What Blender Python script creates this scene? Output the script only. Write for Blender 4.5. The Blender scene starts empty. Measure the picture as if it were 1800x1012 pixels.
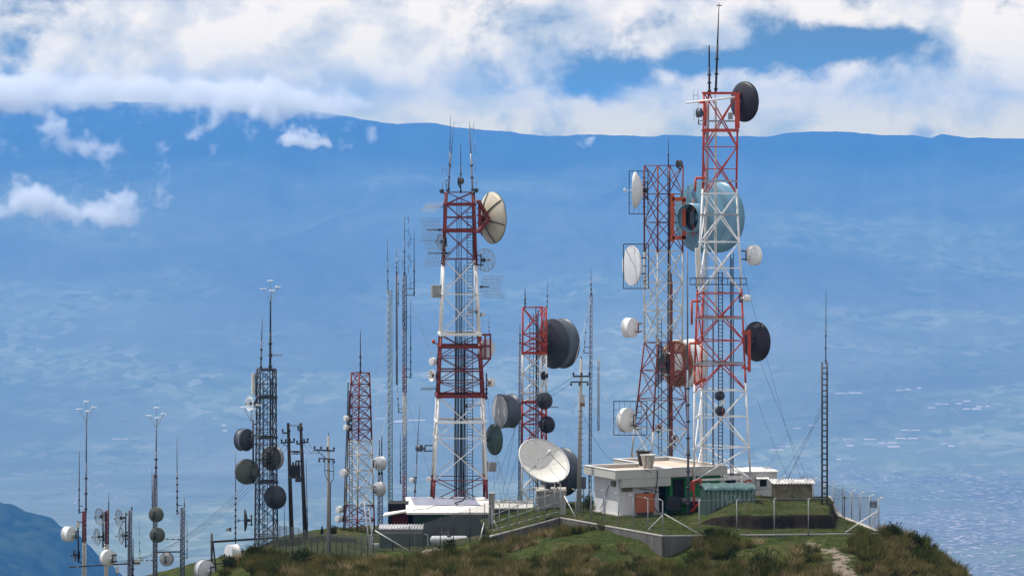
import bpy, bmesh, math, random
import numpy as np
from mathutils import Vector, Matrix, noise
random.seed(7)
rng = np.random.default_rng(7)
S = bpy.context.scene
COL = S.collection
R = math.radians

# ------------------------------------------------------------------ camera
FPX = 6836.0            # focal length in photograph pixels (1800 wide)
CZ = 24.0               # camera height above the antenna yard
PITCH = math.atan(256 / FPX)
cam_d = bpy.data.cameras.new("camera")
cam = bpy.data.objects.new("camera", cam_d)
COL.objects.link(cam)
cam.location = (0, 0, CZ)
cam.rotation_euler = (R(90) - PITCH, 0, 0)
cam_d.sensor_width = 36
cam_d.lens = 36 * FPX / 1800
cam_d.clip_start = 1
cam_d.clip_end = 120000
S.camera = cam

def P(px, py, Y):
    """point of the world at distance Y that the photograph shows at (px, py)"""
    u = (px - 900) / FPX; v = -(py - 506) / FPX
    dx, dy, dz = u, math.cos(PITCH) + v * math.sin(PITCH), -math.sin(PITCH) + v * math.cos(PITCH)
    return Vector((dx / dy * Y, Y, CZ + dz / dy * Y))

# ------------------------------------------------------------------ light
CLOUD_K = 1.06
HAZE_D = 4.7e-5
HAZE_C = (0.11, 0.42, 1.0, 1)
HAZE_G = 0.25
SUN_EL, SUN_AZ = 62.0, -68.0      # azimuth: 0 = straight ahead (+Y), clockwise towards +X
sd = Vector((math.sin(R(SUN_AZ)) * math.cos(R(SUN_EL)), math.cos(R(SUN_AZ)) * math.cos(R(SUN_EL)), math.sin(R(SUN_EL))))
sun_d = bpy.data.lights.new("sun", 'SUN')
sun_d.energy = 5.0
sun_d.angle = R(0.5)
sun_d.color = (1.0, 0.955, 0.89)
sun = bpy.data.objects.new("sun", sun_d); COL.objects.link(sun)
sun.rotation_euler = sd.to_track_quat('Z', 'Y').to_euler()
sun.location = (40, 200, 120)

S.view_settings.view_transform = 'Standard'
S.view_settings.look = 'None'
S.view_settings.exposure = 0.0
S.view_settings.gamma = 1.0
S.render.engine = 'CYCLES'
S.cycles.use_denoising = True
S.cycles.max_bounces = 8
S.cycles.diffuse_bounces = 3
S.cycles.volume_bounces = 4
S.cycles.transparent_max_bounces = 32
S.cycles.volume_max_steps = 256
S.cycles.sample_clamp_indirect = 6

class NT:
    """small helper for node trees"""
    def __init__(s, tree): s.t = tree; s.n = tree.nodes; s.l = tree.links
    def new(s, typ, **kw):
        nd = s.n.new(typ)
        for k, v in kw.items():
            if k == 'inp':
                for a, b in v.items(): s.set(nd.inputs[a], b)
            else: setattr(nd, k, v)
        return nd
    def set(s, sock, v):
        if isinstance(v, bpy.types.NodeSocket): s.l.new(v, sock)
        elif isinstance(v, bpy.types.Node): s.l.new(v.outputs[0], sock)
        else: sock.default_value = v
    def math(s, op, a, b=0.0, c=0.0, clamp=False):
        nd = s.new('ShaderNodeMath', operation=op, use_clamp=clamp)
        s.set(nd.inputs[0], a); s.set(nd.inputs[1], b)
        if op in ('MULTIPLY_ADD', 'SMOOTH_MIN'): s.set(nd.inputs[2], c)
        return nd.outputs[0]
    def ramp(s, f, stops, interp='LINEAR'):
        nd = s.new('ShaderNodeValToRGB'); cr = nd.color_ramp; cr.interpolation = interp
        while len(cr.elements) < len(stops): cr.elements.new(0.5)
        for e, (p, c) in zip(cr.elements, stops):
            e.position = p; e.color = tuple(c) + (1,) if len(c) == 3 else c
        s.set(nd.inputs[0], f); return nd.outputs[0]
    def rng(s, f, a, b, c=0.0, d=1.0, smooth=True):
        nd = s.new('ShaderNodeMapRange', interpolation_type='SMOOTHSTEP' if smooth else 'LINEAR')
        for i, v in enumerate((f, a, b, c, d)): s.set(nd.inputs[i], v)
        return nd.outputs[0]
    def noise(s, vec, scale, detail=4, rough=0.55, dist=0.0):
        nd = s.new('ShaderNodeTexNoise', inp={'Vector': vec, 'Scale': scale, 'Detail': detail, 'Roughness': rough, 'Distortion': dist})
        return nd.outputs['Fac']
    def mix(s, f, a, b, blend='MIX'):
        nd = s.new('ShaderNodeMix', data_type='RGBA', blend_type=blend)
        s.set(nd.inputs[0], f); s.set(nd.inputs[6], a); s.set(nd.inputs[7], b)
        return nd.outputs[2]

def c4(c): return (c[0], c[1], c[2], 1.0)

# ------------------------------------------------------------------ world: sky with a broken cloud deck
W = bpy.data.worlds.new("World"); S.world = W; W.use_nodes = True
nt = NT(W.node_tree); nt.n.clear()
out = nt.new('ShaderNodeOutputWorld')
bg = nt.new('ShaderNodeBackground')
nt.l.new(bg.outputs[0], out.inputs[0])
sky = nt.new('ShaderNodeTexSky', sky_type='NISHITA', sun_disc=False, sun_elevation=R(SUN_EL), sun_rotation=R(SUN_AZ),
             altitude=4000, air_density=1.0, dust_density=0.4, ozone_density=1.0)
tc = nt.new('ShaderNodeTexCoord')
sep = nt.new('ShaderNodeSeparateXYZ', inp={0: tc.outputs['Generated']})
ay = nt.math('MAXIMUM', nt.math('ABSOLUTE', sep.outputs[1]), 0.05)
az = nt.math('DIVIDE', sep.outputs[0], ay)          # tan(azimuth); 1 photo pixel = 1/6836
el = nt.math('DIVIDE', sep.outputs[2], ay)
vec = nt.new('ShaderNodeCombineXYZ', inp={0: az, 1: nt.math('MULTIPLY', el, 1.25), 2: 0.0}).outputs[0]
n1 = nt.math('ADD', nt.math('MULTIPLY', nt.noise(vec, 22, 3, 0.5, 0.3), 0.4), nt.math('MULTIPLY', nt.noise(vec, 62, 9, 0.58, 0.15), 0.6))
n2 = nt.noise(vec, 9, 5, 0.5)
def blob(px, py, a, b, amp, tilt=0.0):
    """soft elliptical patch of the sky, centre and radii in photograph pixels"""
    cx, cy = (px - 900) / FPX, (250 - py) / FPX
    t = R(tilt)
    dx = nt.math('SUBTRACT', az, cx); dy = nt.math('SUBTRACT', el, cy)
    u = nt.math('ADD', nt.math('MULTIPLY', dx, math.cos(t) * FPX / a), nt.math('MULTIPLY', dy, math.sin(t) * FPX / a))
    v = nt.math('ADD', nt.math('MULTIPLY', dx, -math.sin(t) * FPX / b), nt.math('MULTIPLY', dy, math.cos(t) * FPX / b))
    r2 = nt.math('ADD', nt.math('MULTIPLY', u, u), nt.math('MULTIPLY', v, v))
    return nt.math('MULTIPLY', nt.math('POWER', 2.718, nt.math('MULTIPLY', r2, -1.0)), amp)
def total(bs):
    a = bs[0]
    for b in bs[1:]: a = nt.math('ADD', a, b)
    return a
cov = total([nt.math('MULTIPLY', nt.math('SUBTRACT', n1, 0.5), 2.3), nt.math('ADD', 0.53, 0.0)] + [blob(*b) for b in (
    (1240, 112, 190, 20, -0.30, 4), (1495, 80, 150, 26, -0.52, 8), (1090, 125, 70, 30, -0.34, 10),
    (1400, 80, 170, 22, -0.25, 6), (890, 120, 60, 60, -0.16), (1010, 158, 80, 22, -0.26), (20, 110, 60, 70, -0.2),
    (880, 20, 120, 30, -0.12), (1180, 40, 200, 40, -0.1), (700, 230, 60, 25, -0.05),
    (420, 110, 420, 110, 0.36), (1330, 205, 420, 46, 0.34), (1740, 90, 90, 120, 0.34), (600, 170, 300, 60, 0.2), (1300, 15, 330, 30, 0.2))])
mask = nt.rng(cov, 0.20, 0.60)
# cloud brightness: bright billows and greyer bases
n3 = nt.noise(nt.new('ShaderNodeVectorMath', operation='ADD', inp={0: vec, 1: (0.004, -0.012, 3.0)}).outputs[0], 40, 8, 0.56, 0.15)
lum = total([nt.math('MULTIPLY', n3, 1.7), nt.math('ADD', -0.25, 0.0), nt.math('MULTIPLY', nt.math('SUBTRACT', n1, 0.5), 0.5)] + [blob(*b) for b in (
    (720, 105, 130, 80, -0.17), (380, 150, 260, 50, -0.10), (650, 80, 70, 50, 0.22), (820, 10, 120, 40, 0.25), (1760, 50, 90, 70, 0.35),
    (1000, 40, 250, 60, -0.12), (60, 90, 120, 90, -0.14), (1100, 190, 120, 40, 0.10), (1400, 190, 200, 40, 0.04), (350, 70, 100, 60, 0.1), (1250, 70, 150, 40, -0.1))])
ccol = nt.ramp(lum, [(0.25, (0.43, 0.52, 0.66)), (0.42, (0.60, 0.665, 0.76)), (0.56, (0.80, 0.82, 0.86)), (0.70, (1.02, 1.0, 0.97))])
# low over the horizon the deck is seen through the thick air of the haze box: a warm tint offsets the blue it adds
lowband = nt.math('MULTIPLY', nt.rng(el, 0.075, 0.045), nt.math('GREATER_THAN', sep.outputs[1], 0.9))
tint = nt.ramp(nt.math('MULTIPLY', el, 20.0), [(0.0, (2.0, 1.50, 0.42)), (0.16, (1.78, 1.42, 0.58)), (0.35, (1.50, 1.27, 0.80)), (0.8, (1.24, 1.11, 0.92))])
ccol = nt.mix(1.0, ccol, nt.mix(lowband, (0.95, 0.95, 0.97, 1), tint), 'MULTIPLY')
skb = nt.mix(lowband, (1, 1, 1, 1), (0.22, 0.30, 0.36, 1))
SKY_K = 0.12
ccol2 = nt.new('ShaderNodeVectorMath', operation='SCALE', inp={0: ccol, 'Scale': CLOUD_K / SKY_K}).outputs[0]
mxc = nt.mix(mask, nt.mix(1.0, sky.outputs[0], skb, 'MULTIPLY'), ccol2)
nt.l.new(mxc, bg.inputs[0]); bg.inputs[1].default_value = SKY_K
# ------------------------------------------------------------------ numpy gradient noise
_perm = rng.permutation(512)
_g = rng.uniform(0, 2 * np.pi, 512)
def pnoise(x, y):
    xi = np.floor(x).astype(int); yi = np.floor(y).astype(int)
    xf = x - xi; yf = y - yi
    u = xf * xf * xf * (xf * (xf * 6 - 15) + 10); v = yf * yf * yf * (yf * (yf * 6 - 15) + 10)
    def g(ix, iy, dx, dy):
        h = _g[(_perm[(ix & 255)] + (iy & 255)) % 512]
        return np.cos(h) * dx + np.sin(h) * dy
    a = g(xi, yi, xf, yf); b = g(xi + 1, yi, xf - 1, yf)
    c = g(xi, yi + 1, xf, yf - 1); d = g(xi + 1, yi + 1, xf - 1, yf - 1)
    return (a + (b - a) * u) * (1 - v) + (c + (d - c) * u) * v
def fbm(x, y, o=5, lac=2.03, gain=0.5):
    s = 0 * x; a = 1.0
    for i in range(o):
        s = s + a * pnoise(x + 17.3 * i, y - 9.1 * i); x = x * lac; y = y * lac; a *= gain
    return s
def sstep(x, a, b):
    t = np.clip((x - a) / (b - a), 0, 1); return t * t * (3 - 2 * t)

# ------------------------------------------------------------------ object helpers
def setp(o, label=None, cat=None, group=None, kind=None):
    if label: o['label'] = label
    if cat: o['category'] = cat
    if group: o['group'] = group
    if kind: o['kind'] = kind
    return o
def grid_mesh(name, X, Y, Z, mat, smooth=True):
    n, m = X.shape
    me = bpy.data.meshes.new(name)
    co = np.stack([X, Y, Z], -1).reshape(-1, 3)
    idx = np.arange(n * m).reshape(n, m)
    q = np.stack([idx[:-1, :-1], idx[:-1, 1:], idx[1:, 1:], idx[1:, :-1]], -1).reshape(-1, 4)
    me.vertices.add(len(co)); me.vertices.foreach_set('co', co.astype('f').ravel())
    me.loops.add(q.size); me.loops.foreach_set('vertex_index', q.astype('i').ravel())
    me.polygons.add(len(q)); me.polygons.foreach_set('loop_start', np.arange(0, q.size, 4, dtype='i'))
    me.polygons.foreach_set('loop_total', np.full(len(q), 4, 'i'))
    if smooth: me.polygons.foreach_set('use_smooth', np.ones(len(q), bool))
    me.update(calc_edges=True); me.validate()
    me.materials.append(mat)
    o = bpy.data.objects.new(name, me); COL.objects.link(o)
    return o
def new_mat(name):
    m = bpy.data.materials.new(name); m.use_nodes = True
    t = NT(m.node_tree)
    return m, t, t.n['Principled BSDF']

# ------------------------------------------------------------------ the far valley and the mountain ridge: one sheet
def far_mat():
    m, t, b = new_mat('valley_land')
    g = t.new('ShaderNodeNewGeometry'); pos = g.outputs['Position']
    sp = t.new('ShaderNodeSeparateXYZ', inp={0: pos})
    mp = t.new('ShaderNodeMapping', inp={'Vector': pos, 'Scale': (1, 1, 0)})
    hgt = sp.outputs[2]
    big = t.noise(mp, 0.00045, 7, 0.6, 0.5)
    med = t.noise(mp, 0.0022, 6, 0.62, 0.3)
    wv = t.new('ShaderNodeVectorMath', operation='ADD', inp={0: pos, 1: t.new('ShaderNodeVectorMath', operation='SCALE', inp={0: t.new('ShaderNodeTexNoise', inp={'Vector': mp, 'Scale': 0.004, 'Detail': 5}).outputs['Color'], 'Scale': 260.0}).outputs[0]})
    vor = t.new('ShaderNodeTexVoronoi', feature='F1', inp={'Vector': t.new('ShaderNodeMapping', inp={'Vector': wv, 'Scale': (1, .55, 0), 'Rotation': (0, 0, .35)}), 'Scale': 0.017, 'Randomness': 1.0})
    sep2 = t.new('ShaderNodeSeparateColor', inp={0: vor.outputs['Color']})
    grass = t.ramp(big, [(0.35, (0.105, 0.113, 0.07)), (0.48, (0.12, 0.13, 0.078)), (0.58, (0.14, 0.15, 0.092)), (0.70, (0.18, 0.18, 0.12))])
    field = t.ramp(sep2.outputs[0], [(0.0, (0.14, 0.15, 0.11)), (0.35, (0.18, 0.20, 0.12)), (0.6, (0.24, 0.26, 0.15)), (0.85, (0.36, 0.33, 0.26)), (1.0, (0.15, 0.17, 0.10))])
    # cultivated land below, paramo above; low land lightened to stand in for thicker haze
    up = t.rng(t.math('ADD', hgt, t.math('MULTIPLY', med, 420)), -300, -650)
    low = t.mix(t.rng(med, 0.42, 0.58, 0.04, 0.22), t.mix(1.0, grass, (1.3, 1.28, 1.35, 1), 'MULTIPLY'), field)
    zone = t.math('MULTIPLY', t.rng(t.noise(mp, 0.00055, 4, 0.55), 0.48, 0.60), t.rng(hgt, 150, -250))
    low = t.mix(t.math('MULTIPLY', zone, 0.10), low, t.mix(1.0, field, (1.25, 1.35, 1.1, 1), 'MULTIPLY'))
    base = t.mix(up, grass, low)
    base = t.mix(t.math('MULTIPLY', zone, 0.22), base, t.mix(1.0, field, (1.5, 1.6, 1.2, 1), 'MULTIPLY'))
    dark = t.rng(t.math('ADD', hgt, t.math('MULTIPLY', big, 700)), 60, 330)  # cloud shade over the upper slopes, put into the land colour
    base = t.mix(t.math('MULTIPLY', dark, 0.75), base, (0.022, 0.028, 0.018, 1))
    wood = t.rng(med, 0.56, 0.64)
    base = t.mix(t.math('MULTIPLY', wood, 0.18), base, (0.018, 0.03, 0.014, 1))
    # built-up ground of the towns on the valley floor
    town = t.rng(t.noise(mp, 0.0009, 4, 0.6), 0.40, 0.56)
    lowz = t.rng(sp.outputs[1], 15700, 14500)
    right = t.rng(sp.outputs[0], 500, 1600)
    v2 = t.new('ShaderNodeTexVoronoi', feature='F1', inp={'Vector': mp, 'Scale': 0.055})
    s3 = t.new('ShaderNodeSeparateColor', inp={0: v2.outputs['Color']})
    roofs = t.ramp(s3.outputs[1], [(0.0, (0.08, 0.08, 0.065)), (0.6, (0.15, 0.14, 0.12)), (0.85, (0.26, 0.23, 0.21)), (1.0, (0.62, 0.52, 0.46))])
    f = t.math('MULTIPLY', t.math('MULTIPLY', town, lowz), right)
    base = t.mix(t.math('MULTIPLY', f, 0.55), base, roofs)
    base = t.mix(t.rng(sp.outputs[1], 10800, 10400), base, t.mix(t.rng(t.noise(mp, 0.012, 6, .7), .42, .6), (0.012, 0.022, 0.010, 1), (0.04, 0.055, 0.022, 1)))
    t.l.new(base, b.inputs['Base Color']); b.inputs['Roughness'].default_value = 1.0
    b.inputs['Specular IOR Level'].default_value = 0.0
    return m
RPX = np.array([-3000, -600, 0, 300, 480, 560, 600, 650, 700, 740, 765, 800, 870, 900, 960, 1040, 1150, 1200, 1300, 1350, 1400, 1440, 1500, 1545, 1600, 1635, 1655, 1690, 1720, 1800, 2400, 5000])
RPY = np.array([150, 165, 178, 180, 186, 196, 203, 212, 218, 216, 216, 224, 229, 232, 240, 237, 240, 240, 239, 240, 232, 231, 232, 238, 238, 242, 235, 241, 243, 243, 250, 240])
YR = 24000.0
def far_height(az, d):
    """az = x/y, d = distance; height of the land"""
    px = 900 + az * FPX
    x = az * d
    ridge_py = np.interp(px, RPX, RPY) + 2.2 * fbm(px / 38, 0 * px + 3.3, 5)
    zr = CZ - (ridge_py - 250) / FPX * YR
    floor = -1240 + 30 * fbm(x / 2500, d / 2500, 4)
    foot = 15000 + 1200 * fbm(x / 5000, 0 * d + 1.7, 2)
    t = np.clip((d - foot) / (YR - foot), 0, 1)
    prof = 0.45 * t + 0.55 * t ** 1.7
    z = floor + (zr - floor) * prof
    rel = sstep(t, 0.0, 0.25) * (1 - sstep(t, 0.955, 1.0))
    warp = 0.25 * fbm(x / 3000, d / 5000, 3)
    gul = np.abs(fbm(x / 1500 + warp * 3, d / 5200, 4))
    z = z - rel * (gul * 150 - 25) * (.25 + .75 * sstep(t, .2, .6)) + rel * 12 * fbm(x / 420, d / 1100, 4)
    # behind the ridge the land falls, then a paler second ridge rises far off
    b = np.clip((d - YR) / 3000, 0, 1)
    z = z - 600 * b * b
    zr2 = CZ - (np.interp(px, [1050, 1120, 1165, 1200, 1260, 1330, 1400], [262, 246, 234, 235, 239, 246, 262]) - 250) / FPX * 25600
    z = np.where(d > YR + 600, np.maximum(z, zr2 - np.abs(d - 25600) * 0.2), z)
    # nearer dark spur, low on the left
    sp_py = np.interp(px, [-2500, -700, -100, 0, 60, 130, 175, 220, 600, 900], [820, 850, 868, 880, 897, 936, 985, 1030, 1500, 2000])
    zs = CZ - (sp_py - 250) / FPX * 8500 - np.abs(d - 8500) * 0.30 + 45 * fbm(x / 260, d / 300, 6)
    z = np.maximum(z, zs)
    return z
dd = np.concatenate([np.linspace(320, 7000, 20)[:-1], np.linspace(7000, 10000, 60)[:-1], np.linspace(10000, 11000, 8)[:-1], np.linspace(11000, 25000, 520)[:-1], np.linspace(25000, 26200, 12)])
aa = np.concatenate([np.linspace(-0.42, -0.16, 40)[:-1], np.linspace(-0.16, 0.16, 520)[:-1], np.linspace(0.16, 0.42, 40)])
D, A = np.meshgrid(dd, aa, indexing='ij')
Zf = far_height(A, D)
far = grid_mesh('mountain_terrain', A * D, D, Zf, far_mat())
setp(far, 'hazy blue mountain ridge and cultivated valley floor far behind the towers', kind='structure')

# ------------------------------------------------------------------ the air
def make_haze():
    x0, x1, y0, y1, z0, z1 = -11500, 11500, -400, 26300, float(Zf.min()) - 1, float(Zf.max()) + 8
    bm = bmesh.new(); bmesh.ops.create_cube(bm, size=1)
    for v in bm.verts:
        v.co = ((x0 + x1) / 2 + v.co.x * (x1 - x0), (y0 + y1) / 2 + v.co.y * (y1 - y0), (z0 + z1) / 2 + v.co.z * (z1 - z0))
    me = bpy.data.meshes.new('haze'); bm.to_mesh(me); bm.free()
    m = bpy.data.materials.new('haze_air'); m.use_nodes = True
    t = NT(m.node_tree); t.n.clear()
    o = t.new('ShaderNodeOutputMaterial')
    v = t.new('ShaderNodeVolumePrincipled', inp={'Color': HAZE_C, 'Density': HAZE_D, 'Anisotropy': HAZE_G})
    t.l.new(v.outputs[0], o.inputs['Volume'])
    me.materials.append(m)
    ob = bpy.data.objects.new('haze', me); COL.objects.link(ob)
    setp(ob, 'thin blue haze filling the valley air', kind='stuff')
make_haze()
# ------------------------------------------------------------------ loose clouds hanging in front of the ridge: bodies of vapour
_ico = bmesh.new(); bmesh.ops.create_icosphere(_ico, subdivisions=3, radius=1)
ICO_V = np.array([v.co[:] for v in _ico.verts]); ICO_F = np.array([[v.index for v in f.verts] for f in _ico.faces]); _ico.free()
def cloud(label, Y, blobs, seed, group=None, dens=0.026, nscale=0.022):
    """blobs: (px, py, radius x px, radius z px, strength); the vapour density is their sum, eaten into by noise"""
    sc = Y / FPX; cs = []
    for (px, py, rx, rz, k) in blobs:
        c = P(px, py, Y); cs.append((c, rx * sc, rz * sc, k))
    g = 1.75
    x0 = min(c.x - rx * g for c, rx, rz, k in cs); x1 = max(c.x + rx * g for c, rx, rz, k in cs)
    z0 = min(c.z - rz * g for c, rx, rz, k in cs); z1 = max(c.z + rz * g for c, rx, rz, k in cs)
    dy = min(max(rx for c, rx, rz, k in cs), 90) * 1.6
    bm = bmesh.new(); bmesh.ops.create_cube(bm, size=1)
    ctr = Vector(((x0 + x1) / 2, Y, (z0 + z1) / 2))
    for v in bm.verts: v.co = (v.co.x * (x1 - x0), v.co.y * dy * 2, v.co.z * (z1 - z0))
    me = bpy.data.meshes.new('cloud'); bm.to_mesh(me); bm.free()
    m = bpy.data.materials.new('cloud_vapour'); m.use_nodes = True; t = NT(m.node_tree); t.n.clear()
    o = t.new('ShaderNodeOutputMaterial'); pos = t.new('ShaderNodeNewGeometry').outputs['Position']
    wob = t.new('ShaderNodeTexNoise', inp={'Vector': pos, 'Scale': nscale * .8, 'Detail': 2})
    p2 = t.new('ShaderNodeVectorMath', operation='MULTIPLY_ADD', inp={0: wob.outputs['Color'], 1: (70, 70, 70), 2: pos})
    p2 = t.new('ShaderNodeVectorMath', operation='SUBTRACT', inp={0: p2.outputs[0], 1: (35, 35, 35)}).outputs[0]
    tot_ = None
    for c, rx, rz, k in cs:
        ry = min(rx, 90)
        d = t.new('ShaderNodeVectorMath', operation='SUBTRACT', inp={0: p2, 1: tuple(c)})
        d = t.new('ShaderNodeVectorMath', operation='MULTIPLY', inp={0: d.outputs[0], 1: (1 / rx, 1 / ry, 1 / rz)})
        l = t.new('ShaderNodeVectorMath', operation='LENGTH', inp={0: d.outputs[0]}).outputs['Value']
        f = t.rng(l, 1.75, 0.0, 0.0, k)
        tot_ = f if tot_ is None else t.math('ADD', tot_, f)
    n = t.math('ADD', t.math('MULTIPLY', t.noise(pos, nscale, 6, 0.62, 0.2), .75), t.math('MULTIPLY', t.noise(pos, nscale * .28, 2, 0.5), .25))
    dd_ = t.math('SUBTRACT', t.math('MINIMUM', tot_, 1.25), t.math('MULTIPLY', t.math('SUBTRACT', n, 0.395), 4.8))
    dd_ = t.math('MULTIPLY', t.rng(dd_, 0.0, 0.9), dens)
    v = t.new('ShaderNodeVolumePrincipled', inp={'Color': (1, 1, 1, 1), 'Density': dd_, 'Anisotropy': 0.1})
    t.l.new(v.outputs[0], o.inputs['Volume'])
    me.materials.append(m); ob = bpy.data.objects.new('cloud', me); COL.objects.link(ob); ob.location = ctr
    setp(ob, label, 'cloud', group)
CG = 'loose clouds hanging in front of the mountain'
cloud('big ragged white cloud low at the left edge, below the smaller upper one', 9500,
      [(10, 362, 50, 22, .9), (55, 345, 40, 34, 1.1), (100, 365, 44, 24, .9), (155, 378, 50, 20, .85), (205, 360, 34, 28, .75), (232, 345, 24, 24, .7), (215, 388, 44, 16, .65)], 3, CG)
cloud('torn grey-white cloud trailing down to the right under the cloud deck at the left', 9000,
      [(75, 212, 30, 26, .8), (95, 238, 34, 26, .9), (132, 258, 34, 22, .85), (172, 272, 36, 18, .7), (28, 264, 40, 16, .5), (205, 256, 18, 14, .55), (158, 195, 20, 10, .6)], 4, CG)
cloud('thin upright wisp of cloud right of the two big left clouds', 9200,
      [(280, 258, 18, 14, .65), (286, 285, 14, 24, .65), (288, 318, 16, 24, .6), (300, 355, 20, 22, .6)], 5, CG)
cloud('small bright white cloud with a flat base in front of the ridge', 9800,
      [(536, 237, 30, 17, 1.15), (562, 250, 28, 12, 1.0), (515, 245, 18, 12, .9), (603, 256, 22, 7, .55)], 6, CG, .05)
cloud('little round puff of cloud just left of the tallest mast tips', 9800, [(655, 237, 18, 14, .8), (628, 258, 14, 5, .5)], 7, CG)
cloud('ragged white cloud tatters hanging off the deck above the left slope', 9300,
      [(335, 237, 20, 14, .75), (362, 222, 24, 18, .8), (388, 206, 26, 18, .85), (377, 262, 12, 9, .8), (437, 237, 24, 11, .7), (482, 205, 20, 18, .7), (465, 190, 30, 14, .7), (500, 225, 9, 18, .6), (410, 190, 40, 14, .8)], 8, CG)
cloud('small white cloud sitting on the skyline left of the lattice pair', 11000, [(1024, 247, 18, 11, 1.0), (1038, 240, 12, 8, .8)], 9, CG, .05)
cloud('long soft fringe of the grey cloud deck veiling the left skyline', 9700,
      [(60, 160, 150, 34, 1.05), (230, 160, 150, 38, 1.05), (380, 172, 110, 34, 1.15), (500, 172, 110, 30, 1.0), (610, 192, 80, 17, .8), (-40, 160, 90, 30, 1.0)], 10, CG, .026, .016)
# ------------------------------------------------------------------ materials of the made things
MATS = {}
def paint(name, col, rough=0.55, metal=0.0, var=0.18, scale=3.0, dirt=None, dirt_amt=0.35, spec=0.4, streak=False):
    if name in MATS: return MATS[name]
    m, t, b = new_mat(name)
    tc_ = t.new('ShaderNodeTexCoord')
    v = tc_.outputs['Object']
    if streak: v = t.new('ShaderNodeMapping', inp={'Vector': v, 'Scale': (1.0, 1.0, 0.12)})
    n = t.noise(v, scale, 5, 0.6)
    lo = tuple(c * (1 - var) for c in col); hi = tuple(min(1, c * (1 + var)) for c in col)
    c = t.ramp(n, [(0.3, lo), (0.7, hi)])
    if dirt is not None:
        n2 = t.noise(v, scale * 2.7, 6, 0.7)
        f = t.rng(n2, 0.62 - dirt_amt * 0.25, 0.74)
        c = t.mix(t.math('MULTIPLY', f, 0.85), c, c4(dirt))
    t.l.new(c, b.inputs['Base Color'])
    b.inputs['Roughness'].default_value = rough; b.inputs['Metallic'].default_value = metal
    b.inputs['Specular IOR Level'].default_value = spec
    MATS[name] = m
    return m
RUST = (0.16, 0.055, 0.025)
M_red = paint('red_tower_paint', (0.40, 0.040, 0.018), 0.5, 0, .25, 1.5, RUST)
M_dred = paint('dull_red_tower_paint', (0.15, 0.012, 0.010), 0.55, 0, .25, 1.5, (0.06, .02, .015))
M_brn = paint('oxide_red_tower_paint', (0.15, 0.025, 0.016), 0.6, 0, .3, 1.2, (0.35, .12, .06))
M_org = paint('orange_red_bracket_paint', (0.42, 0.07, 0.02), 0.5, 0, .2, 2)
M_wht = paint('white_tower_paint', (0.72, 0.71, 0.69), 0.5, 0, .12, 1.5, (0.35, 0.28, 0.22))
M_crm = paint('cream_tower_paint', (0.52, 0.49, 0.43), 0.55, 0, .15, 1.5, (0.25, 0.16, 0.1))
M_dark = paint('dark_weathered_steel', (0.035, 0.036, 0.042), 0.5, 0.3, .3, 2)
M_blk = paint('black_cable_sheath', (0.012, 0.012, 0.016), 0.5, 0, .2, 2)
M_galv = paint('galvanised_steel', (0.27, 0.28, 0.29), 0.5, 0.5, .15, 3, (0.2, .19, .18))
M_ggrn = paint('pale_green_mast_paint', (0.17, 0.22, 0.22), 0.5, 0.1, .2, 2)
M_gblu = paint('grey_blue_mast_paint', (0.13, 0.14, 0.19), 0.5, 0.2, .2, 2)
M_drum = paint('white_antenna_paint', (0.68, 0.67, 0.65), 0.45, 0, .06, 1.2, (0.42, .38, .33), .15)
M_rad = paint('white_radome_skin', (0.60, 0.60, 0.61), 0.6, 0, .06, 0.9, (0.42, .41, .4), .1)
M_radg = paint('grey_radome_skin', (0.40, 0.40, 0.41), 0.6, 0, .08, 0.9)
M_chr = paint('charcoal_antenna_paint', (0.024, 0.028, 0.038), 0.45, 0, .25, 0.8)
M_plum = paint('dark_plum_antenna_paint', (0.014, 0.012, 0.020), 0.5, 0, .2, .8)
M_oliv = paint('olive_grey_antenna_paint', (0.08, 0.088, 0.07), 0.5, 0, .2, .9)
M_slate = paint('slate_antenna_paint', (0.065, 0.078, 0.10), 0.45, 0, .2, .8)
M_ltblue = paint('pale_blue_antenna_paint', (0.12, 0.25, 0.34), 0.3, 0, .12, .6, (0.09, .17, .22), .2)
M_dkgrn = paint('dark_green_antenna_paint', (0.035, 0.07, 0.058), 0.5, 0, .2, .9)
M_beige = paint('beige_dish_paint', (0.46, 0.41, 0.31), 0.5, 0, .10, .8, (0.3, .24, .17), .2)
M_ivory = paint('ivory_dish_paint', (0.74, 0.71, 0.64), 0.5, 0, .06, 1.0, (0.5, .45, .38), .1)
M_rstb = paint('rusty_dish_back', (0.20, 0.095, 0.055), 0.8, 0, .35, 1.2, (0.36, .33, .3))
M_box = paint('equipment_box_grey', (0.24, 0.235, 0.225), 0.55, 0, .1, 2)
M_boxb = paint('equipment_box_pale', (0.55, 0.53, 0.47), 0.55, 0, .1, 2)
M_wood = paint('tarred_wood_pole', (0.035, 0.030, 0.028), 0.85, 0, .35, 2, (0.10, .09, .08), .3, streak=True)
M_conc = paint('concrete_pole', (0.30, 0.285, 0.26), 0.85, 0, .2, 2, (0.16, .15, .135), .4, streak=True)
M_wall = paint('retaining_wall_concrete', (0.125, 0.12, 0.108), 0.9, 0, .25, 1.2, (0.05, .048, .042), .7, streak=True)
M_cap = paint('pale_concrete_cap', (0.42, 0.39, 0.35), 0.9, 0, .2, 2, (0.25, .22, .19), .4)
M_bwall = paint('white_building_render', (0.62, 0.61, 0.62), 0.85, 0, .07, 1, (0.38, .36, .34), .35, streak=True)
M_fasc = paint('cream_fascia_render', (0.44, 0.43, 0.39), 0.85, 0, .08, 1.5, (0.30, .29, .26), .35, streak=True)
M_rooft = paint('buff_roof_membrane', (0.55, 0.44, 0.36), 0.9, 0, .15, 1.5, (0.36, .20, .15), .4)
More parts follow.
